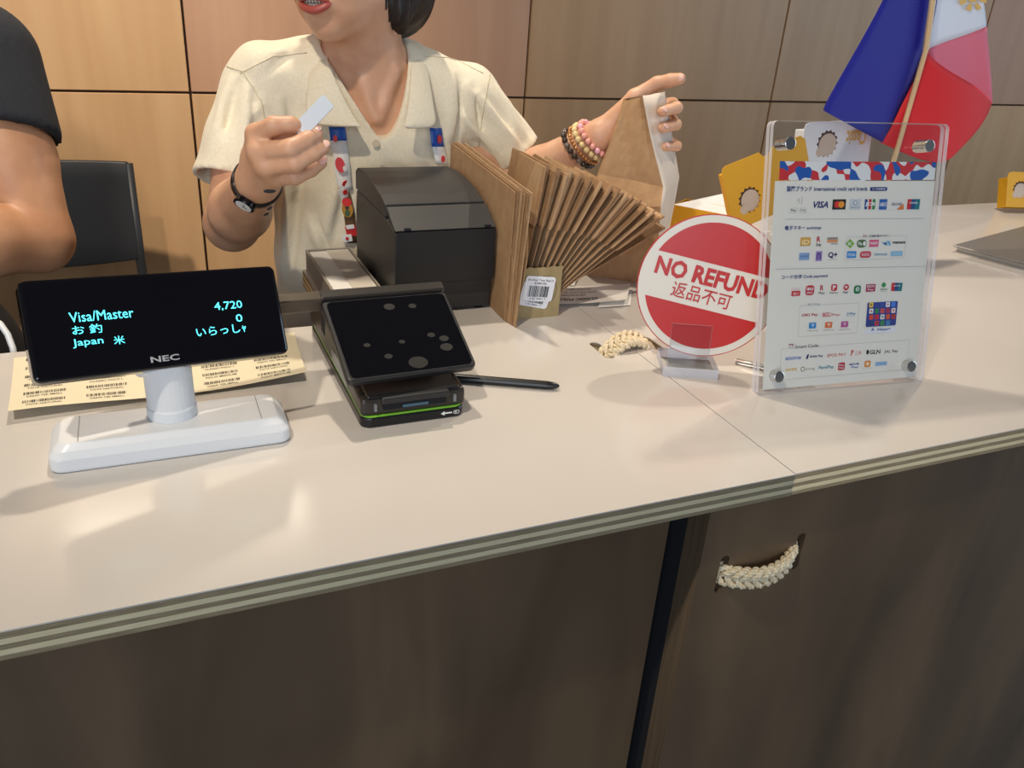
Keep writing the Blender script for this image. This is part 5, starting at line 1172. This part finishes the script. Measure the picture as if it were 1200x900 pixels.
badge(412, 268, 6.5, 7, M_PRED, 'red_pin', 0.006, 0.1, True); badge(411, 263, 5, 2.5, M_PW, 'red_pin_text', 0.0075, 0.1, True); badge(407, 277, 6, 4.5, M_PW, 'flag_pin', 0.0075, 0.1, True); badge(407, 277, 2, 2, M_PRED, 'flag_pin_dot', 0.009)

# ---- man in the black T-shirt, mostly outside the frame on the left
mn = thing('person', 'person in a black T-shirt with bent bare arm at the left edge', 'person', at(-0.38, 1.35, 0))
K = Body((-0.85, 0.88, 0.72), (0.02, 1.62, 1.80), 0.0045)
mC = V(-0.34, 1.36, 1.64)
Em = P(44, 280, 1.235); Sm = P(-22, 70, 1.33); Wm = P(-210, 285, 1.08)
K.chain([Sm, lerp(Sm, Em, 0.55), Em], [0.056, 0.052, 0.043], 0.012); K.chain([Em, lerp(Em, Wm, 0.3), Wm], [0.043, 0.046, 0.028], 0.012)
hd_ = unit(Wm-Em); K.cone(Wm, Wm+hd_*0.07, 0.027, 0.026, 0.01)
for k in range(4): K.chain([Wm+hd_*0.06+V(0, 0, 0.024-0.016*k), Wm+hd_*0.10+V(0, -0.01, 0.026-0.018*k), Wm+hd_*0.135+V(0.01, 0.005, 0.024-0.017*k)], [0.0105, 0.0098, 0.0085], 0.003)
K.chain([Wm+hd_*0.02+V(0, 0, 0.02), Wm+hd_*0.05+V(0, -0.01, 0.045), Wm+hd_*0.085+V(0, -0.01, 0.055)], [0.013, 0.011, 0.009], 0.004)
So = Sm+V(-0.40, 0.04, 0.0); Eo = So+V(-0.03, -0.06, -0.27); Wo = Eo+V(0.20, -0.16, -0.01)
K.chain([So, Eo], [0.055, 0.043], 0.012); K.chain([Eo, Wo], [0.043, 0.028], 0.012); hd2 = unit(Wo-Eo); K.cone(Wo, Wo+hd2*0.06, 0.027, 0.025, 0.01)
for k in range(4): K.chain([Wo+hd2*0.06+V(0, 0, 0.024-0.016*k), Wo+hd2*0.10+V(0, 0.008, 0.024-0.017*k), Wo+hd2*0.13+V(0, 0.026, 0.022-0.016*k)], [0.0105, 0.0098, 0.0085], 0.003)
K.chain([Wo+hd2*0.02+V(0, 0, 0.02), Wo+hd2*0.05+V(0, 0.01, 0.042), Wo+hd2*0.08+V(0, 0.015, 0.050)], [0.013, 0.011, 0.009], 0.004)
mf, mu, ml = build_head(K, mC, (0.15, -0.98, -0.1), (0, 0, 1), 1.05); K.cone(mC-V(0, 0, 0.05), V(-0.34, 1.38, 1.42), 0.06, 0.064, 0.02)
K.ell(V(-0.36, 1.39, 1.22), (0.13, 0.09, 0.22), None, 0.03)
K.build('body', M_SKIN2, mn)
J = Body((-0.75, 1.15, 0.72), (0.03, 1.62, 1.56), 0.006)
J.cone(Sm+V(-0.02, 0.01, 0.0), So+V(0.02, 0, 0), 0.066, 0.066, 0.02); J.ell(V(-0.37, 1.39, 1.26), (0.175, 0.115, 0.20), None, 0.05); J.ell(V(-0.37, 1.40, 1.02), (0.165, 0.12, 0.26), None, 0.05)
hm_ = P(5, 158, 1.285); dmn = unit(hm_-Sm); J.cone(Sm, hm_+dmn*0.03, 0.070, 0.066, 0.03, cut=(hm_, dmn+V(-0.25, 0, 0))); J.cone(hm_-dmn*0.03, hm_+dmn*0.06, 0.052, 0.053, 0.003, 'sub')
ho = lerp(So, Eo, 0.6); do_ = unit(Eo-So); J.cone(So, ho+do_*0.03, 0.070, 0.066, 0.03, cut=(ho, do_)); J.cone(ho-do_*0.03, ho+do_*0.06, 0.052, 0.053, 0.003, 'sub')
J.cone(V(-0.34, 1.37, 1.42), mC-V(0, 0, 0.03), 0.072, 0.066, 0.005, 'sub')
J.build('t_shirt', M_TEE, mn)
Q = Body((-0.62, 1.15, 0.02), (-0.12, 1.60, 0.92), 0.012); pm = V(-0.37, 1.40, 0.80); Q.ell(pm, (0.165, 0.12, 0.13), None, 0.03)
for sg in (-1, 1): Q.cone(pm+V(sg*0.085, 0, -0.06), pm+V(sg*0.095, -0.01, -0.40), 0.09, 0.066, 0.04); Q.cone(pm+V(sg*0.095, -0.01, -0.40), pm+V(sg*0.095, 0.01, -0.71), 0.066, 0.055, 0.02)
Q.build('trousers', mat('black_trousers', srgb(24, 24, 28), 0.9), mn)
for sg in (-1, 1): MB().ball((-0.37+sg*0.095, 1.37, 0.038), 0.046, 0.13, 0.038, 16, 10).build('shoe', M_BLACK, mn, smooth=True)
kx = np.array([ml, mf, mu]); R_ = Body(mC-0.2, mC+0.2, 0.006); R_.ell(mC-mf*0.018+mu*0.042, (0.086, 0.102, 0.092), kx, 0.0); R_.ell(mC+mf*0.085-mu*0.030, (0.075, 0.070, 0.092), kx, 0.01, 'sub'); R_.ell(mC-mu*0.13, (0.12, 0.14, 0.08), kx, 0.01, 'sub'); R_.build('hair', M_HAIR, mn)
for sg in (-1, 1):
    ec = mC+ml*sg*0.0325+mf*0.077+mu*0.0125
    MB().ball(ec, 0.012, 0.0095, 0.0055, 14, 8, 0, (ml, mf, mu)).build('eye', MATS['eye_white'], mn, smooth=True); MB().ball(ec+mf*0.0076, 0.005, 0.0022, 0.005, 12, 6, 0, (ml, mf, mu)).build('iris', MATS['iris_dark'], mn, smooth=True)
MB().tube([mC+ml*0.025*(k/5-1)+mf*(0.096-0.01*(k/5-1)**2)-mu*0.058 for k in range(11)], [0.003+0.002*math.sin(PI*k/10) for k in range(11)], 8).build('lip', M_LIP, mn, smooth=True)

# ---- white cable behind the counter at the left edge
cb = thing('cable', 'white cable hanging behind the counter at the left edge', 'cable', Matrix.Translation(Vector(P(5, 395, 1.0))))
MB().tube([P(-12, 372, 1.02), P(0, 379, 1.015), P(9, 392, 1.005), P(15, 408, 0.995), P(17, 420, 0.985), P(17, 470, 0.985)], 0.0034, 10).build('cord', M_WHITE, cb, smooth=True)

bpy.data.objects.remove(TXO); bpy.data.curves.remove(TXT)
